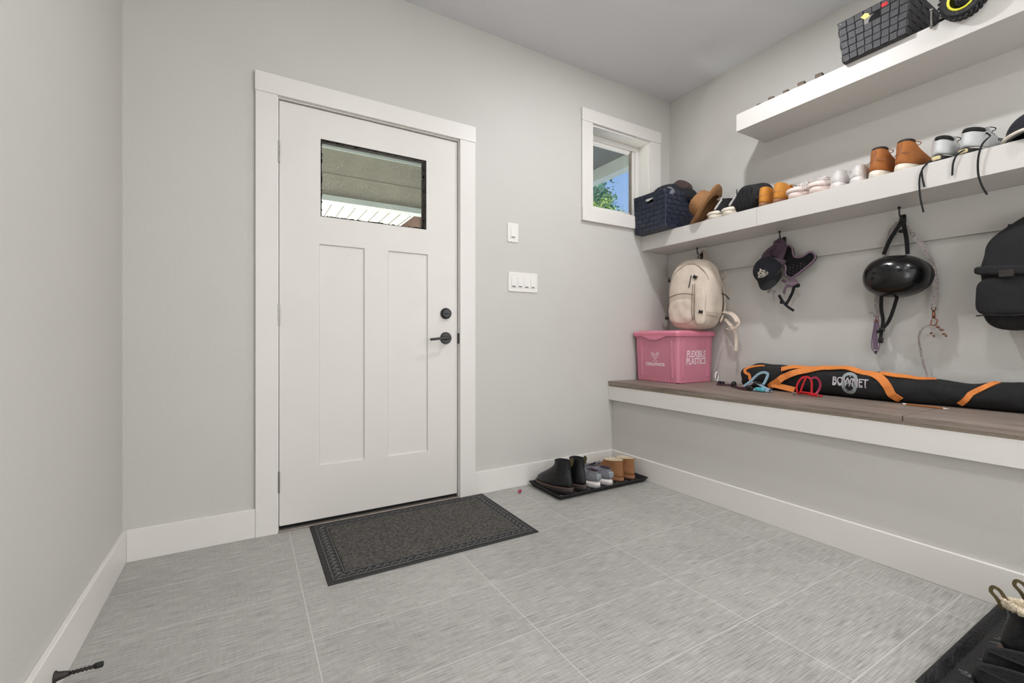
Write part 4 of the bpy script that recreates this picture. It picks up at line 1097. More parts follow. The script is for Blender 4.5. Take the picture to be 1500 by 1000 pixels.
cstrap([Vector((-0.055,0.158,0.345)), Vector((0.02,0.140,0.36))], 0.020, 0.003, (-1,0.5,0), k=1)
cstrap([Vector((-0.055,0.182,0.085)), Vector((0.02,0.165,0.09))], 0.020, 0.003, (-1,0.5,0), k=1)
b = B(); ribbon(b, [(0.030,0.035,0.455),(0.070,0.030,0.505),(0.100,0.008,0.546),(0.100,-0.008,0.546),(0.070,-0.030,0.500),(0.030,-0.035,0.455)], 0.022, 0.004, (0.3,0,1)); obj('haul_loop', b, 'canvas_dark', t)
b = B()
ribbon(b, [(0.100,-0.06,0.42),(0.118,-0.10,0.36),(0.128,-0.125,0.28),(0.124,-0.140,0.20),(0.110,-0.145,0.12),(0.085,-0.13,0.05)], 0.045, 0.012, (0.5,-1,0))
obj('shoulder_strap', b, 'canvas', t, smooth=True)
b = B()
ribbon(b, [(0.085,-0.150,0.120),(0.060,-0.215,0.105),(0.035,-0.262,0.070),(0.040,-0.268,0.035),(0.045,-0.235,0.005),(0.06,-0.19,0.012)], 0.030, 0.004, (-0.6,-0.2,1))
ribbon(b, [(0.07,-0.17,0.07),(0.03,-0.215,0.045),(0.04,-0.245,0.000),(0.060,-0.250,-0.06),(0.058,-0.248,-0.135)], 0.018, 0.003, (-1,-0.2,0))
obj('webbing_tail', b, 'canvas', t)
b = B(); tube(b, [(0.045,-0.165,0.330),(0.02,-0.200,0.345),(-0.01,-0.215,0.372)], 0.005, 8, 3); tube(b, [(0.045,-0.165,0.320),(0.03,-0.195,0.30),(0.035,-0.215,0.25),(0.045,-0.205,0.20)], 0.0035, 8, 4); obj('drawcord', b, 'canvas_dark', t, smooth=True)
b = B(); tube(b, [(0.045,-0.165,0.235),(0.03,-0.195,0.225),(0.02,-0.225,0.195)], 0.004, 8, 3); obj('cord_lock', b, 'black_metal', t, smooth=True)

# ------------------------------------------------------------------ black cap and mesh harness on the second hook
t = empty('baseball_cap', (2.690, 1.552, 1.308), 0, 'black cap with a cream embroidered emblem hanging on the second hook', 'cap')
Mx = Matrix(((-0.55,0,-0.83,0),(0,-1,0,0),(-0.83,0,0.55,0),(0,0,0,1)))
t.rotation_euler = (Matrix.Rotation(-0.28, 4, 'X') @ Mx).to_euler(); t.rotation_mode = 'XYZ'
b = B(); capdome(b, (0.088, 0.084, 0.080)); obj('crown', b, 'dark_felt', t, smooth=True, subsurf=1)
b = B(); visor(b, 0.088, 0.080, 0.055, 0.018); obj('visor', b, 'black', t, bevel=0.001)
def dm(dy, dz, off=0.0015):
    az = dy/0.075; el = 0.62+dz/0.075; rr = 1+off/0.08
    return Vector((0.088*math.cos(el)*math.cos(az)*rr, 0.084*math.cos(el)*math.sin(az)*rr, 0.080*math.sin(el)**0.9*rr))
b = B()
tube(b, [dm(0.026*math.cos(a), 0.010+0.009*math.sin(a)) for a in [2*PI*k/16 for k in range(16)]], 0.0016, 5, 1, closed=True)
tube(b, [dm(-0.020,0.004),dm(-0.006,0.016),dm(0.004,0.006),dm(0.018,0.014)], 0.0016, 5, 4)
tube(b, [dm(-0.004,0.022),dm(0.0,0.032),dm(0.003,0.024)], 0.0018, 5, 3); tube(b, [dm(0.008,0.022),dm(0.003,0.030)], 0.0015, 5, 1)
for k in range(12):
    y = -0.030+0.060*k/11; tube(b, [dm(y,-0.010-0.003*math.cos(k)),dm(y+0.003,-0.001-0.002*math.cos(k*1.3))], 0.0014, 4, 1)
tube(b, [dm(-0.032,-0.013),dm(0.0,-0.015),dm(0.032,-0.012)], 0.0013, 5, 4)
obj('embroidered_emblem', b, 'cream_sole', t)

t = empty('dog_harness', (2.725, 1.42, 1.30), 0, 'black mesh pet harness with mauve edging hanging on the second hook', 'harness')
def W2(pts): return [Vector(p)-Vector((2.725,1.42,1.30)) for p in pts]
OUT = W2([(2.71, 1.498, 1.381), (2.71, 1.455, 1.438), (2.71, 1.428, 1.421), (2.71, 1.417, 1.372), (2.71, 1.376, 1.362), (2.71, 1.333, 1.382), (2.71, 1.308, 1.367), (2.71, 1.308, 1.336), (2.71, 1.354, 1.297), (2.71, 1.417, 1.255), (2.71, 1.44, 1.249), (2.71, 1.466, 1.276), (2.71, 1.463, 1.316), (2.71, 1.482, 1.346)])
OUTS = smooth_path(OUT+[OUT[0]], 4)[:-1]
b = B(); poly_plate(b, OUTS, (1,0,0), 0.022); obj('mesh_panel', b, 'mesh_black', t, bevel=0.003)
b = B(); tube(b, OUTS, 0.0055, 8, 1, closed=True); obj('edging', b, 'mauve_light', t, smooth=True)
b = B()
for i in range(9):
    for j in range(7):
        y = 0.10-0.02*i; z = 0.02-0.017*j+0.010*i
        if i in (3,4,5,6,7): superbox(b, (0.004,0.007,0.007), 2, 3, None, (-0.016, y-0.02, z-0.005)) if -0.055 < z < 0.03 and abs(y) < 0.06 else None
if b.verts: obj('mesh_dots', b, 'mauve', t)
else: b.free()
b = B()
ribbon(b, W2([(2.722, 1.52, 1.483), (2.7, 1.473, 1.456), (2.69, 1.463, 1.413), (2.68, 1.485, 1.36), (2.67, 1.523, 1.357)]), 0.030, 0.004, (-1,0.2,0.2))
ribbon(b, W2([(2.722, 1.524, 1.484), (2.7, 1.524, 1.449), (2.68, 1.557, 1.416), (2.67, 1.572, 1.381), (2.67, 1.531, 1.35)]), 0.026, 0.004, (-1,0.2,0.2))
ribbon(b, W2([(2.68, 1.557, 1.404), (2.66, 1.525, 1.365), (2.67, 1.483, 1.355), (2.69, 1.456, 1.337)]), 0.026, 0.004, (-1,0.2,0.2))
obj('neck_strap', b, 'mauve', t)
b = B(); poly_plate(b, W2([(2.7, 1.512, 1.471), (2.7, 1.477, 1.457), (2.7, 1.457, 1.413), (2.7, 1.477, 1.361), (2.7, 1.5, 1.348), (2.7, 1.581, 1.385), (2.7, 1.586, 1.414), (2.7, 1.553, 1.429)]), (1,0,0), 0.012); obj('chest_pad', b, 'mauve', t, bevel=0.003)
b = B()
ribbon(b, W2([(2.71, 1.436, 1.249), (2.7, 1.4, 1.221), (2.7, 1.423, 1.204), (2.69, 1.448, 1.198), (2.7, 1.469, 1.161)]), 0.018, 0.003, (-1,0.2,0.2))
ribbon(b, W2([(2.7, 1.477, 1.241), (2.68, 1.443, 1.224), (2.69, 1.418, 1.21), (2.7, 1.389, 1.22)]), 0.018, 0.004, (-1,0.2,0.2))
obj('belly_strap', b, 'mauve_light', t)
b = B()
ribbon(b, W2([(2.71, 1.502, 1.156), (2.71, 1.478, 1.114), (2.71, 1.451, 1.084), (2.72, 1.422, 1.059)]), 0.014, 0.005, (-1,0,0.2))
ribbon(b, W2([(2.71, 1.413, 1.203), (2.71, 1.428, 1.158), (2.71, 1.451, 1.112)]), 0.015, 0.005, (-1,0,0.2))
superbox(b, (0.018,0.034,0.024), 3, 6, None, W2([(2.71, 1.402, 1.202)])[0]); superbox(b, (0.012,0.020,0.024), 3, 6, None, W2([(2.71, 1.486, 1.114)])[0]); superbox(b, (0.012,0.016,0.022), 3, 6, None, W2([(2.71, 1.455, 1.108)])[0])
obj('buckle_strap', b, 'black', t)
b = B()
for p in W2([(2.69, 1.539, 1.19), (2.69, 1.518, 1.176), (2.69, 1.551, 1.179)]): lathe(b, [(0.006,-0.0015),(0.009,0),(0.006,0.0015),(0.004,0)], 12, p, 'X')
for p in W2([(2.7, 1.461, 1.152), (2.7, 1.469, 1.137)]): lathe(b, [(0.004,-0.0015),(0.006,0),(0.004,0.0015)], 12, p, 'X')
tube(b, W2([(2.69, 1.531, 1.174), (2.69, 1.522, 1.149), (2.69, 1.526, 1.121)]), 0.0015, 6, 3)
obj('metal_rings', b, 'steel', t)

# ------------------------------------------------------------------ helmet and leash on the third hook
HX, HY, HZ = 2.700, 0.938, 1.198
t = empty('skate_helmet', (HX, HY, HZ), 0, 'glossy black skate helmet hanging from the third hook', 'helmet'); t.rotation_euler = (0.06, 0, 0.0)
HA, HB, HC = 0.125, 0.128, 0.100
def hf(p, q): return (p.x if p.x < 0 else p.x*0.28, p.y, p.z*(1-0.06*q[0]))
b = B(); superbox(b, (2*HA, 2*HB, 2*HC), 2.25, 20, hf); obj('shell', b, 'black_shell', t, smooth=True, subsurf=1)
def hp(y, z):
    q = max(0, 1-(abs(y)/HB)**2.25-(abs(z)/HC)**2.25)**(1/2.25); return Vector((-HA*q, y, z))
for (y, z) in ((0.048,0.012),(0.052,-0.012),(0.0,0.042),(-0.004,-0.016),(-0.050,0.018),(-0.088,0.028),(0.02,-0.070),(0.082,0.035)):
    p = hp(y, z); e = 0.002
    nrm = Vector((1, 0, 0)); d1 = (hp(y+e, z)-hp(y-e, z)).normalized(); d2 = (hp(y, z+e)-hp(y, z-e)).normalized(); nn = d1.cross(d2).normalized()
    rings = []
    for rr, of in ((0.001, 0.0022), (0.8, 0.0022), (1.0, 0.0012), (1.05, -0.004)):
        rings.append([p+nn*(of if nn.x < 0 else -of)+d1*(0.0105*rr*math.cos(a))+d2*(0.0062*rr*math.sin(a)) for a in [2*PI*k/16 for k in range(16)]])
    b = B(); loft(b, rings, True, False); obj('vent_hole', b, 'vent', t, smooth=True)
b = B(); tube(b, [(0.028, 0.125*math.cos(a), 0.092*math.sin(a)) for a in [2*PI*k/40 for k in range(40)]], 0.007, 8, 1, closed=True); obj('rim_padding', b, 'rubber', t, smooth=True)
b = B(); rz_ = lambda l: [Vector(p)-Vector((HX,HY,HZ)) for p in l]
ribbon(b, rz_([(2.72, 1.004, 1.312), (2.715, 0.98, 1.381), (2.71, 0.951, 1.435), (2.708, 0.937, 1.465)]), 0.017, 0.003, (-1,0,0))
ribbon(b, rz_([(2.72, 0.909, 1.303), (2.715, 0.915, 1.369), (2.71, 0.924, 1.423), (2.708, 0.934, 1.464)]), 0.017, 0.003, (-1,0,0))
superbox(b, (0.014,0.030,0.016), 3, 6, None, rz_([(2.705, 0.93, 1.414)])[0])
obj('hanging_strap', b, 'black', t)
b = B()
ribbon(b, rz_([(2.72, 1.001, 1.115), (2.71, 0.994, 1.047), (2.71, 0.983, 0.986), (2.715, 0.988, 0.935), (2.715, 0.991, 0.885)]), 0.015, 0.003, (-1,0,0))
ribbon(b, rz_([(2.72, 0.936, 1.11), (2.71, 0.943, 1.05), (2.71, 0.959, 0.985), (2.715, 0.985, 0.945), (2.715, 1.007, 0.925)]), 0.015, 0.003, (-1,0,0))
obj('chin_strap', b, 'black', t)
b = B(); superbox(b, (0.014,0.026,0.020), 3, 6, None, rz_([(2.71, 0.986, 0.939)])[0]); superbox(b, (0.010,0.022,0.030), 4, 6, None, rz_([(2.712, 0.987, 0.888)])[0]); obj('chin_buckle', b, 'black_metal', t, smooth=True)

LO = Vector((2.730, 0.93, 1.45))
t = empty('dog_leash', tuple(LO), 0, 'patterned grey leash with purple handle and copper clip on the third hook', 'leash')
def LW(l): return [Vector(p)-LO for p in l]
b = B()
ribbon(b, LW([(2.735, 0.957, 1.459), (2.722, 0.923, 1.454), (2.72, 0.891, 1.404), (2.72, 0.853, 1.339), (2.725, 0.826, 1.281), (2.73, 0.81, 1.216), (2.73, 0.805, 1.143), (2.73, 0.808, 1.081), (2.73, 0.813, 1.043)]), 0.018, 0.003, (-1,0,0))
ribbon(b, LW([(2.738, 0.944, 1.457), (2.74, 0.969, 1.436), (2.742, 0.981, 1.391), (2.745, 0.999, 1.31), (2.748, 1.02, 1.228), (2.745, 1.03, 1.119), (2.74, 1.031, 1.056), (2.735, 1.032, 1.008)]), 0.024, 0.003, (-1,0,0))
obj('webbing', b, 'webbing', t)
b = B()
ribbon(b, LW([(2.733, 1.031, 1.015), (2.732, 1.042, 0.953), (2.735, 1.052, 0.884), (2.735, 1.049, 0.843), (2.735, 1.032, 0.83), (2.735, 1.02, 0.857), (2.733, 1.017, 0.919), (2.731, 1.025, 1.008)]), 0.022, 0.004, (-0.3,1,0))
ribbon(b, LW([(2.728, 1.029, 0.994), (2.728, 1.035, 0.919), (2.73, 1.033, 0.843)]), 0.020, 0.003, (-1,0,0))
obj('handle_loop', b, 'purple_leather', t, bevel=0.001)
b = B(); lathe(b, [(0.001,-0.003),(0.007,-0.003),(0.008,0.0),(0.007,0.003),(0.001,0.003)], 14, LW([(2.724, 1.025, 0.991)])[0], 'X'); obj('rivet', b, 'copper', t, smooth=True)
b = B(); p = LW([(2.73, 1.05, 1.026)])[0]; tube(b, [p+Vector((0,0.010,0)), p+Vector((-0.004,0.0,0.006)), p+Vector((0,-0.012,-0.004)), p+Vector((0,-0.010,-0.014))], 0.0016, 6, 4); obj('label_tag', b, 'steel', t, smooth=True)
b = B(); p = LW([(2.73, 0.811, 1.037)])[0]
lathe(b, [(0.006,-0.0025),(0.010,0),(0.006,0.0025)], 16, p, 'X')
tube(b, [p+Vector((0,0,-0.010)), p+Vector((0,0,-0.045))], lambda s: 0.0055+0.0025*math.sin(s*9), 8, 3)
tube(b, [p+Vector((0,0.0,-0.040)), p+Vector((0,-0.012,-0.052)), p+Vector((0,-0.010,-0.070)), p+Vector((0,0.002,-0.078)), p+Vector((0,0.010,-0.066)), p+Vector((0,0.006,-0.050))], 0.003, 8, 4)
obj('swivel_clip', b, 'copper', t, smooth=True)
t = empty('cat_collar', (2.735, 0.80, 0.93), 0, 'thin grey patterned collar looped through the copper leash clip', 'collar'); CO_ = Vector((2.735,0.80,0.93))
b = B(); ribbon(b, [Vector(p)-CO_ for p in ((2.735, 0.786, 0.936), (2.73, 0.801, 0.958), (2.73, 0.825, 0.962), (2.73, 0.852, 0.943), (2.73, 0.864, 0.905), (2.73, 0.857, 0.838), (2.73, 0.844, 0.771), (2.72, 0.829, 0.721))], 0.009, 0.002, (-1,0.3,0)); obj('band', b, 'webbing', t)
b = B()
for q in ((2.73, 0.782, 0.939), (2.73, 0.796, 0.952), (2.73, 0.775, 0.92), (2.715, 0.823, 0.713)): superbox(b, (0.008,0.014,0.009), 3, 5, None, Vector(q)-CO_)
obj('clasp', b, 'copper', t, smooth=True)
b = B()
for q in ((2.73, 0.82, 0.924), (2.73, 0.81, 0.911), (2.73, 0.768, 0.911)): lathe(b, [(0.001,-0.001),(0.005,-0.001),(0.005,0.001),(0.001,0.001)], 14, Vector(q)-CO_, 'X')
obj('name_tag', b, 'copper', t)

# ------------------------------------------------------------------ big black backpack
t = empty('backpack', (2.650, 0.455, 0.932), 0, 'large black backpack hanging at the right end of the rail', 'backpack')
def bb(p, q):
    top = max(0, q[2]); return Vector((p.x*(1-0.35*top), p.y*(1-0.03*top**2), p.z+0.235-0.090*top*abs(p.y)/0.167)) + wob(p, 12, 0.006)
b = B(); superbox(b, (0.19, 0.335, 0.47), 6, 16, bb); obj('main_compartment', b, 'black2', t, smooth=True, subsurf=1)
b = B(); superbox(b, (0.07, 0.345, 0.165), 5, 14, lambda p, q: p + wob(p, 16, 0.004), (-0.088, 0.0, 0.135)); obj('front_pocket', b, 'black2', t, smooth=True, subsurf=1)
b = B(); superbox(b, (0.085, 0.352, 0.040), 5, 12, lambda p, q: Vector((p.x, p.y, p.z+0.02*(p.y/0.17))) + wob(p, 16, 0.002), (-0.090, 0.0, 0.222)); obj('pocket_flap', b, 'black2', t, smooth=True, subsurf=1)
b = B(); tube(b, [(-0.127, 0.165-0.02*k, 0.058+0.002*math.sin(k)) for k in range(17)], 0.003, 6, 2); obj('piping', b, 'black', t, smooth=True)
b = B(); box(b, -0.135, -0.130, 0.06, 0.10, 0.205, 0.232); obj('zip_patch', b, 'rubber_dark', t, bevel=0.001)
b = B(); ribbon(b, [(0.01,-0.055,0.445),(0.05,-0.075,0.52),(0.075,-0.085,0.56),(0.05,-0.095,0.52),(0.01,-0.110,0.445)], 0.022, 0.004, (0.3,0,1)); obj('haul_loop', b, 'black', t)
b = B()
for y in (-0.09, 0.09): ribbon(b, [(0.07,y,0.43),(0.088,y*1.3,0.36),(0.092,y*1.5,0.22),(0.085,y*1.5,0.10),(0.07,y*1.3,0.03)], 0.055, 0.012, (1,0,0))
obj('shoulder_strap', b, 'black', t, smooth=True)

# ------------------------------------------------------------------ long net bag on the bench
ST = [(1.690, 2.690, 2.735, 0.060), (1.680, 2.605, 2.750, 0.118), (1.60, 2.585, 2.752, 0.138), (1.45, 2.578, 2.752, 0.134), (1.30, 2.572, 2.752, 0.137), (1.15, 2.560, 2.752, 0.138), (1.00, 2.545, 2.750, 0.134), (0.88, 2.548, 2.750, 0.122), (0.76, 2.590, 2.748, 0.104), (0.66, 2.600, 2.748, 0.104), (0.56, 2.600, 2.750, 0.114), (0.505, 2.600, 2.750, 0.116), (0.492, 2.640, 2.735, 0.070)]
def bagsec(Y):
    Y = max(min(Y, ST[0][0]), ST[-1][0])
    for a_, c_ in zip(ST[:-1], ST[1:]):
        if c_[0] <= Y <= a_[0]:
            s = (a_[0]-Y)/(a_[0]-c_[0]); s = s*s*(3-2*s)
            return [a_[i]+(c_[i]-a_[i])*s for i in (1, 2, 3)]
BG = Vector((2.66, 1.10, 0.6055))
def bagp(Y, a, off=0.0):
    x0, x1, h = bagsec(Y); cx_, rx, rz2 = (x0+x1)/2, (x1-x0)/2, h/2
    ca, sa = math.cos(a), math.sin(a); e = 2/2.8
    p = Vector((cx_ - (rx+off)*math.copysign(abs(ca)**e, ca), Y, 0.6055+rz2+(rz2+off)*math.copysign(abs(sa)**e, sa)))
    w_ = noise.noise(Vector((p.x*9, Y*11, p.z*26)))*0.014
    if sa > -0.3: p += Vector((-ca, 0, sa))*w_
    p.z = max(p.z, 0.606)
    return p
t = empty('net_bag', tuple(BG), 0, 'long black sports bag with orange straps lying on the bench', 'bag')
b = B(); rings = []
n = 36
NS = 60
for i in range(NS+1):
    Y = ST[0][0] + (ST[-1][0]-ST[0][0])*i/NS
    rings.append([bagp(Y, 2*PI*k/n)-BG for k in range(n)])
loft(b, rings); obj('bag_body', b, 'black2', t, smooth=True)
def strap(name, pts, w_, m_='orange', par=None):
    b = B(); P = smooth_path([Vector((q[0], q[1], q[2] if len(q) > 2 else 0.003)) for q in pts], 6)
    pp = [bagp(q.x, q.y, q.z)-BG for q in P]; nn = [Vector((-math.cos(q.y), 0, math.sin(q.y))) for q in P]
    T, U = frames(pp); rings = []
    for i, p in enumerate(pp):
        nv = (nn[i]-T[i]*nn[i].dot(T[i])).normalized(); s = T[i].cross(nv)
        rings.append([p+s*w_/2+nv*0.0018, p-s*w_/2+nv*0.0018, p-s*w_/2-nv*0.0018, p+s*w_/2-nv*0.0018])
    loft(b, rings); return obj(name, b, m_, t)
strap('carry_strap', [(1.48,-0.55,0.012),(1.44,-0.15,0.016),(1.36,0.25,0.014),(1.27,0.75,0.010),(1.16,1.10,0.008),(1.05,1.10,0.006),(0.965,0.75,0.004),(0.925,0.20,0.004),(0.895,-0.35,0.004),(0.875,-0.65,0.004)], 0.034)
strap('carry_strap', [(1.42,0.70,0.004),(1.34,1.05,0.005),(1.24,1.25,0.006),(1.12,1.30,0.005),(1.02,1.45,0.004)], 0.030)
strap('carry_strap', [(0.97,1.25,0.004),(0.91,1.15,0.005),(0.84,1.25,0.005),(0.78,1.45,0.004)], 0.032)
strap('end_strap', [(0.585,1.3,0.003),(0.610,0.7,0.003),(0.655,0.1,0.003),(0.690,-0.6,0.003)], 0.020)
strap('end_strap', [(1.545,1.35,0.003),(1.60,0.95,0.003),(1.64,0.6,0.003),(1.635,0.25,0.004),(1.60,0.0,0.008),(1.575,-0.35,0.010)], 0.016)
b = B(); P = [(1.485,-0.55),(1.46,-0.30),(1.40,-0.40),(1.34,-0.55)]
ribbon(b, [bagp(y, a, 0.016)-BG for y, a in P], 0.030, 0.003, (-1,0,0.4)); obj('strap_loop', b, 'orange', t)
def bagmap(b, Yc, a0, kx, off):
    for v in b.verts:
        tx, ty, tz = v.co
        v.co = bagp(Yc-tx*kx, a0+ty/0.075, off+tz)-BG
b = B(); n = 40; rings = []
for rr in (0.62, 1.0):
    rings.append([Vector((0.036*rr*math.cos(2*PI*i/n), 0.056*rr*math.sin(2*PI*i/n), 0)) for i in range(n)])
loft(b, rings, False, False); bagmap(b, 1.075, 0.15, 1.0, 0.0016); obj('logo_ring', b, 'logo_grey', t)
b = B()
for q in range(3):
    a = HP+2*PI*q/3; loft(b, [[Vector((0.004*math.cos(a+1.57), 0.005*math.sin(a+1.57),0)), Vector((-0.004*math.cos(a+1.57), -0.005*math.sin(a+1.57),0))], [Vector((0.024*math.cos(a)+0.003*math.cos(a+1.57),0.034*math.sin(a),0)), Vector((0.024*math.cos(a)-0.003*math.cos(a+1.57),0.034*math.sin(a)-0.003,0))]], False, False, closed=False)
bagmap(b, 1.075, 0.15, 1.0, 0.0017); obj('logo_mark', b, 'logo_grey', t)
b = text_bm('BOWNET', 0.043, 0.0002, 0.0010, 0.86)
bmesh.ops.subdivide_edges(b, edges=[e for e in b.edges if e.calc_length() > 0.012], cuts=2)
bagmap(b, 1.073, 0.12, 1.0, 0.0032); obj('lettering', b, 'logo_white', t)

b = B(); superbox(b, (0.14, 0.15, 0.10), 3, 12, lambda p, q: p + wob(p, 22, 0.012))
o = obj('folded_jeans', b, 'denim', smooth=True, subsurf=1); placed(o, (2.655, 0.405, 0.662), (0, 0, 0)); tag(o, 'blue denim bundle at the right end of the long black bag', 'jeans')
t = empty('pencil', (2.505, 0.770, 0.6095), math.radians(-98), 'thin wooden pencil lying against the front of the long black bag', 'pencil')
b = B(); lathe(b, [(0.0038,-0.07),(0.0038,0.06)], 6, (0,0,0), 'X', cap=True); obj('barrel', b, 'tan', t)
b = B(); lathe(b, [(0.0038,0.06),(0.0005,0.078)], 6, (0,0,0), 'X', cap=True); obj('sharpened_tip', b, 'cream_sole', t)
b = B(); lathe(b, [(0.004,-0.082),(0.004,-0.07)], 10, (0,0,0), 'X', cap=True); obj('eraser', b, 'cream_sole', t)

# ------------------------------------------------------------------ pet collars on the bench
t = empty('pet_collar', (2.56, 1.72, 0.6055), 0, 'black and burgundy collar with two round buckles right of the pink box', 'collar'); q0 = Vector((2.56,1.72,0.6055))
b = B(); ribbon(b, [Vector(p)-q0+Vector((0,0,0.007)) for p in ((2.554, 1.8, 0.606), (2.561, 1.749, 0.606), (2.561, 1.703, 0.606), (2.464, 1.587, 0.606), (2.44, 1.522, 0.606))], 0.014, 0.010, (0,0,1)); obj('band', b, 'collar', t, bevel=0.001)
b = B()
for p in ((2.569, 1.792, 0.606), (2.569, 1.768, 0.606)): superbox(b, (0.022,0.018,0.026), 3, 6, None, Vector(p)-q0+Vector((0,0,0.014)))
for p in ((2.536, 1.673, 0.606),): superbox(b, (0.030,0.028,0.034), 2.4, 8, None, Vector(p)-q0+Vector((0,0,0.018)))
superbox(b, (0.020,0.040,0.016), 3, 6, None, Vector((2.455, 1.552, 0.606))-q0+Vector((0,0,0.010)))
obj('buckle', b, 'black_metal', t, smooth=True)
t = empty('pet_harness', (2.52, 1.50, 0.6055), 0, 'pale blue and coral pet harness tangled in front of the black bag', 'harness'); q0 = Vector((2.52,1.50,0.6055))
def Q(l, dz=0): return [Vector(p)-q0+Vector((0,0,dz)) for p in l]
b = B()
ribbon(b, Q([(2.500,1.590,0.620),(2.520,1.560,0.650),(2.540,1.530,0.690),(2.545,1.500,0.706),(2.540,1.470,0.700),(2.520,1.468,0.668),(2.505,1.475,0.640)]), 0.014, 0.003, (-1,0,0.4))
ribbon(b, Q([(2.505,1.560,0.630),(2.500,1.52,0.650),(2.490,1.48,0.636),(2.480,1.44,0.622),(2.470,1.41,0.612)]), 0.014, 0.003, (-0.6,0,1))
ribbon(b, Q([(2.470,1.57,0.612),(2.455,1.53,0.612),(2.450,1.48,0.613),(2.455,1.41,0.613)]), 0.018, 0.004, (-0.6,0,1))
obj('blue_webbing', b, 'teal', t)
b = B(); ribbon(b, Q([(2.505,1.60,0.613),(2.515,1.575,0.630),(2.520,1.550,0.640)]), 0.016, 0.004, (-1,0,0.6)); obj('coral_webbing', b, 'coral', t)
b = B(); superbox(b, (0.020,0.050,0.022), 4, 6, None, Q([(2.440,1.455,0.619)])[0]); obj('side_clip', b, 'turq', t, smooth=True)
b = B(); superbox(b, (0.020,0.040,0.026), 4, 6, None, Q([(2.440,1.515,0.620)])[0]); superbox(b, (0.018,0.05,0.03), 3, 6, None, Q([(2.500,1.505,0.640)])[0]); tube(b, Q([(2.46,1.42,0.612),(2.45,1.40,0.622),(2.455,1.395,0.634),(2.465,1.41,0.630)]), 0.003, 6, 4); obj('black_buckle', b, 'black_metal', t, smooth=True)
t = empty('red_harness', (2.48, 1.22, 0.6055), 0, 'small red harness lying under the orange strap loop', 'harness'); q0 = Vector((2.48,1.22,0.6055))
b = B()
ribbon(b, Q([(2.50,1.29,0.612),(2.505,1.295,0.650),(2.51,1.275,0.690),(2.512,1.245,0.700),(2.508,1.225,0.680),(2.50,1.220,0.640),(2.49,1.215,0.612)]), 0.009, 0.003, (-1,0,0.2))
ribbon(b, Q([(2.495,1.275,0.612),(2.50,1.262,0.66),(2.505,1.250,0.696)]), 0.008, 0.003, (-1,0,0.2))
for k in range(3):
    ribbon(b, Q([(2.475-0.008*k,1.275-0.01*k,0.612+0.006*k),(2.465-0.006*k,1.235,0.617+0.004*k),(2.468,1.195+0.006*k,0.612+0.005*k),(2.478,1.160,0.612)]), 0.010, 0.004, (-0.4,0,1))
obj('red_webbing', b, 'red', t)
b = B(); ribbon(b, Q([(2.508,1.232,0.690),(2.515,1.205,0.700),(2.518,1.188,0.670),(2.510,1.192,0.635),(2.49,1.200,0.614)]), 0.010, 0.003, (-1,0,0.2)); obj('magenta_webbing', b, 'magenta', t)
b = B(); lathe(b, [(0.006,-0.0015),(0.009,0),(0.006,0.0015)], 12, Q([(2.455,1.165,0.615)])[0], 'Y'); superbox(b, (0.012,0.02,0.012), 3, 5, None, Q([(2.462,1.285,0.614)])[0]); obj('metal_ring', b, 'steel', t)

# ------------------------------------------------------------------ outside
def outp(name, dims, m_, label, cat, bevel=0.0):
    return tag(bx(name, dims, m_, bevel=bevel), label, cat)
gr = bx('lawn', (-30, 40, 12, 45, -0.35, -0.25), 'grass'); gr['kind'] = S
gr = bx('bounce_ground', (-30, 40, YO+0.01, 12, -0.35, -0.26), 'bounce_ground'); gr['kind'] = S  # unseen pale ground, added to throw light up at the soffit
t = empty('porch_roof', (1.5, 3.5, 2.75), 0, 'dark grey porch ceiling with a pale edge beam, seen through the small window', 'porch roof')
part('ceiling_board', (-2.5, 3.29, YO+0.005, 7.2, 2.75, 2.80), 'porch_grey', t)
bm = B()
for k in range(9): box(bm, -2.5, 3.289, 2.8+0.5*k, 2.808+0.5*k, 2.742, 2.751)
rel(obj('board_joints', bm, 'soffit_line', None), t)
part('edge_beam', (3.29, 3.40, YO+0.005, 7.2, 2.620, 2.86), 'siding_light', t, 0.004)
part('beam_trim', (3.40, 3.425, YO+0.005, 7.2, 2.70, 2.90), 'siding', t, 0.003)
t = empty('neighbour_wall', (0.2, 4.0, 2.05), 0, 'grey-green boarded gable with a white slatted soffit seen through the door glass', 'building')
for (z0, z1, m_, y0, nm) in ((2.466, 2.742, 'siding_light', 3.965, 'top_board'), (2.264, 2.465, 'siding', 3.985, 'lap_board'), (2.078, 2.262, 'siding', 3.98, 'lap_board'), (2.029, 2.077, 'siding_light', 3.955, 'fascia')):
    part(nm, (-2.0, 1.405 if nm != 'fascia' else 1.42, y0, 4.06, z0, z1), m_, t, 0.002)
part('soffit', (-2.0, 1.335, 4.061, 5.6, 2.029, 2.06), 'soffit', t)
bm = B()
for k in range(34): box(bm, 1.30-0.098*k, 1.308-0.098*k, 4.061, 5.6, 2.024, 2.0295)
rel(obj('soffit_grooves', bm, 'soffit_line'), t)
part('corner_wall', (-2.0, 2.1, 5.6, 5.7, -0.25, 2.74), 'brown_boards', t)
part('side_wall', (1.52, 1.60, 4.45, 5.6, -0.25, 2.74), 'brown_boards', t)

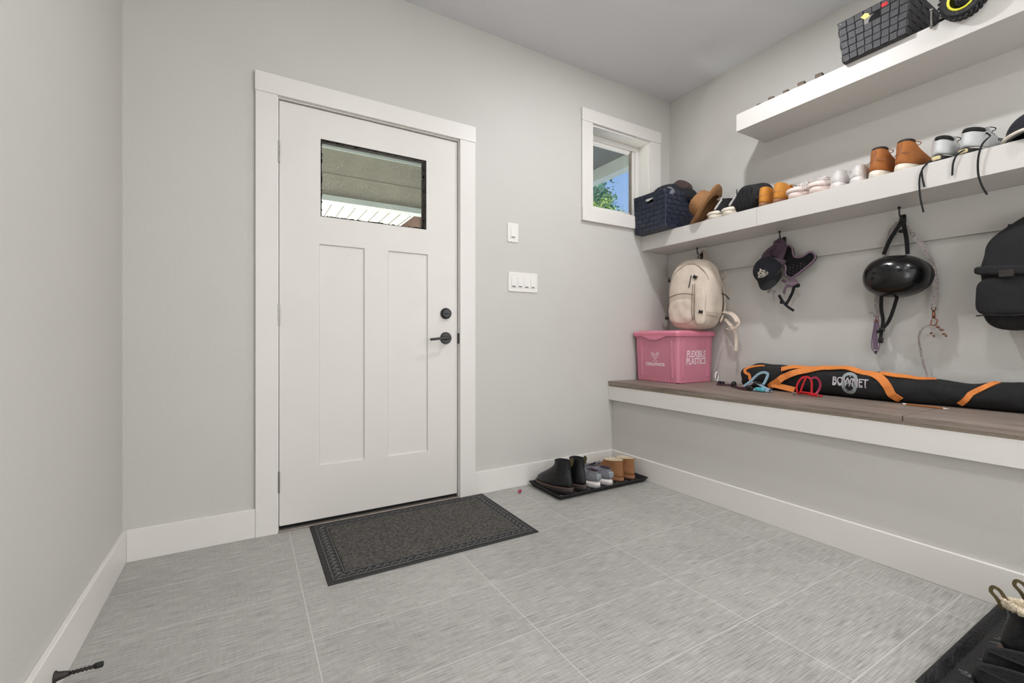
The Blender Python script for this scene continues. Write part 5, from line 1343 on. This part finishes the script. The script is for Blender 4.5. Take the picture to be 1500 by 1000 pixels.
# leafy tree beyond the porch
def tree(label, loc, R_, n, seed, m_='foliage'):
    r_ = empty('leafy_tree', loc, 0, label, 'tree'); rnd = random.Random(seed)
    b = B(); tube(b, [(0,0,-loc[2]-0.3),(0.05,0,-1.5),(0,0.1,0.3)], lambda s: (0.16-0.08*s)*R_, 10, 4)
    for k in range(7):
        a = 2*PI*k/7; tube(b, [(0,0,(-1.0+0.1*k)*R_),(0.4*R_*math.cos(a),0.4*R_*math.sin(a),(-0.4+0.1*k)*R_),(0.6*R_*math.cos(a),0.6*R_*math.sin(a),(0.1+0.08*k)*R_)], lambda s: (0.045-0.035*s)*R_, 6, 3)
    obj('trunk', b, 'bark', r_, smooth=True)
    b = B()
    cl = [Vector((rnd.gauss(0,1), rnd.gauss(0,1), rnd.gauss(0,1))).normalized()*R_*rnd.uniform(0.3, 0.95) for _ in range(46)]
    for i in range(n):
        c = rnd.choice(cl); p = c + Vector((rnd.gauss(0,1), rnd.gauss(0,1), rnd.gauss(0,1)))*R_*0.13
        s = rnd.uniform(0.035, 0.07)*R_; m2 = Matrix.Translation(p) @ Matrix.Rotation(rnd.uniform(0, 6.3), 4, 'Z') @ Matrix.Rotation(rnd.uniform(-1.2, 1.2), 4, 'X') @ Matrix.Rotation(rnd.uniform(-1.2, 1.2), 4, 'Y')
        vs = [b.verts.new(m2 @ Vector(q)) for q in ((-s,0,0),(0,-s*0.45,0),(s,0,0.01),(0,s*0.45,0))]
        b.faces.new(vs)
    obj('foliage', b, m_, r_)
tree('tall bluish-green leafy tree seen through the small window', (8.7, 10.9, 4.9), 1.3, 19000, 5)
tree('low yellow-green bush in front of the tall tree', (6.05, 6.95, 3.25), 0.5, 4500, 8, 'foliage2')
for k in range(4):
    b = B(); z = 4.25-0.24*k
    tube(b, [(4, 16, z+0.75), (16, 15, z+0.1), (24, 9, z-0.4)], 0.018, 6, 6)
    tag(obj('utility_wire', b, 'wire'), ['topmost', 'second', 'third', 'lowest'][k]+' of the four overhead wires seen through the small window', 'wire', 'overhead wires')
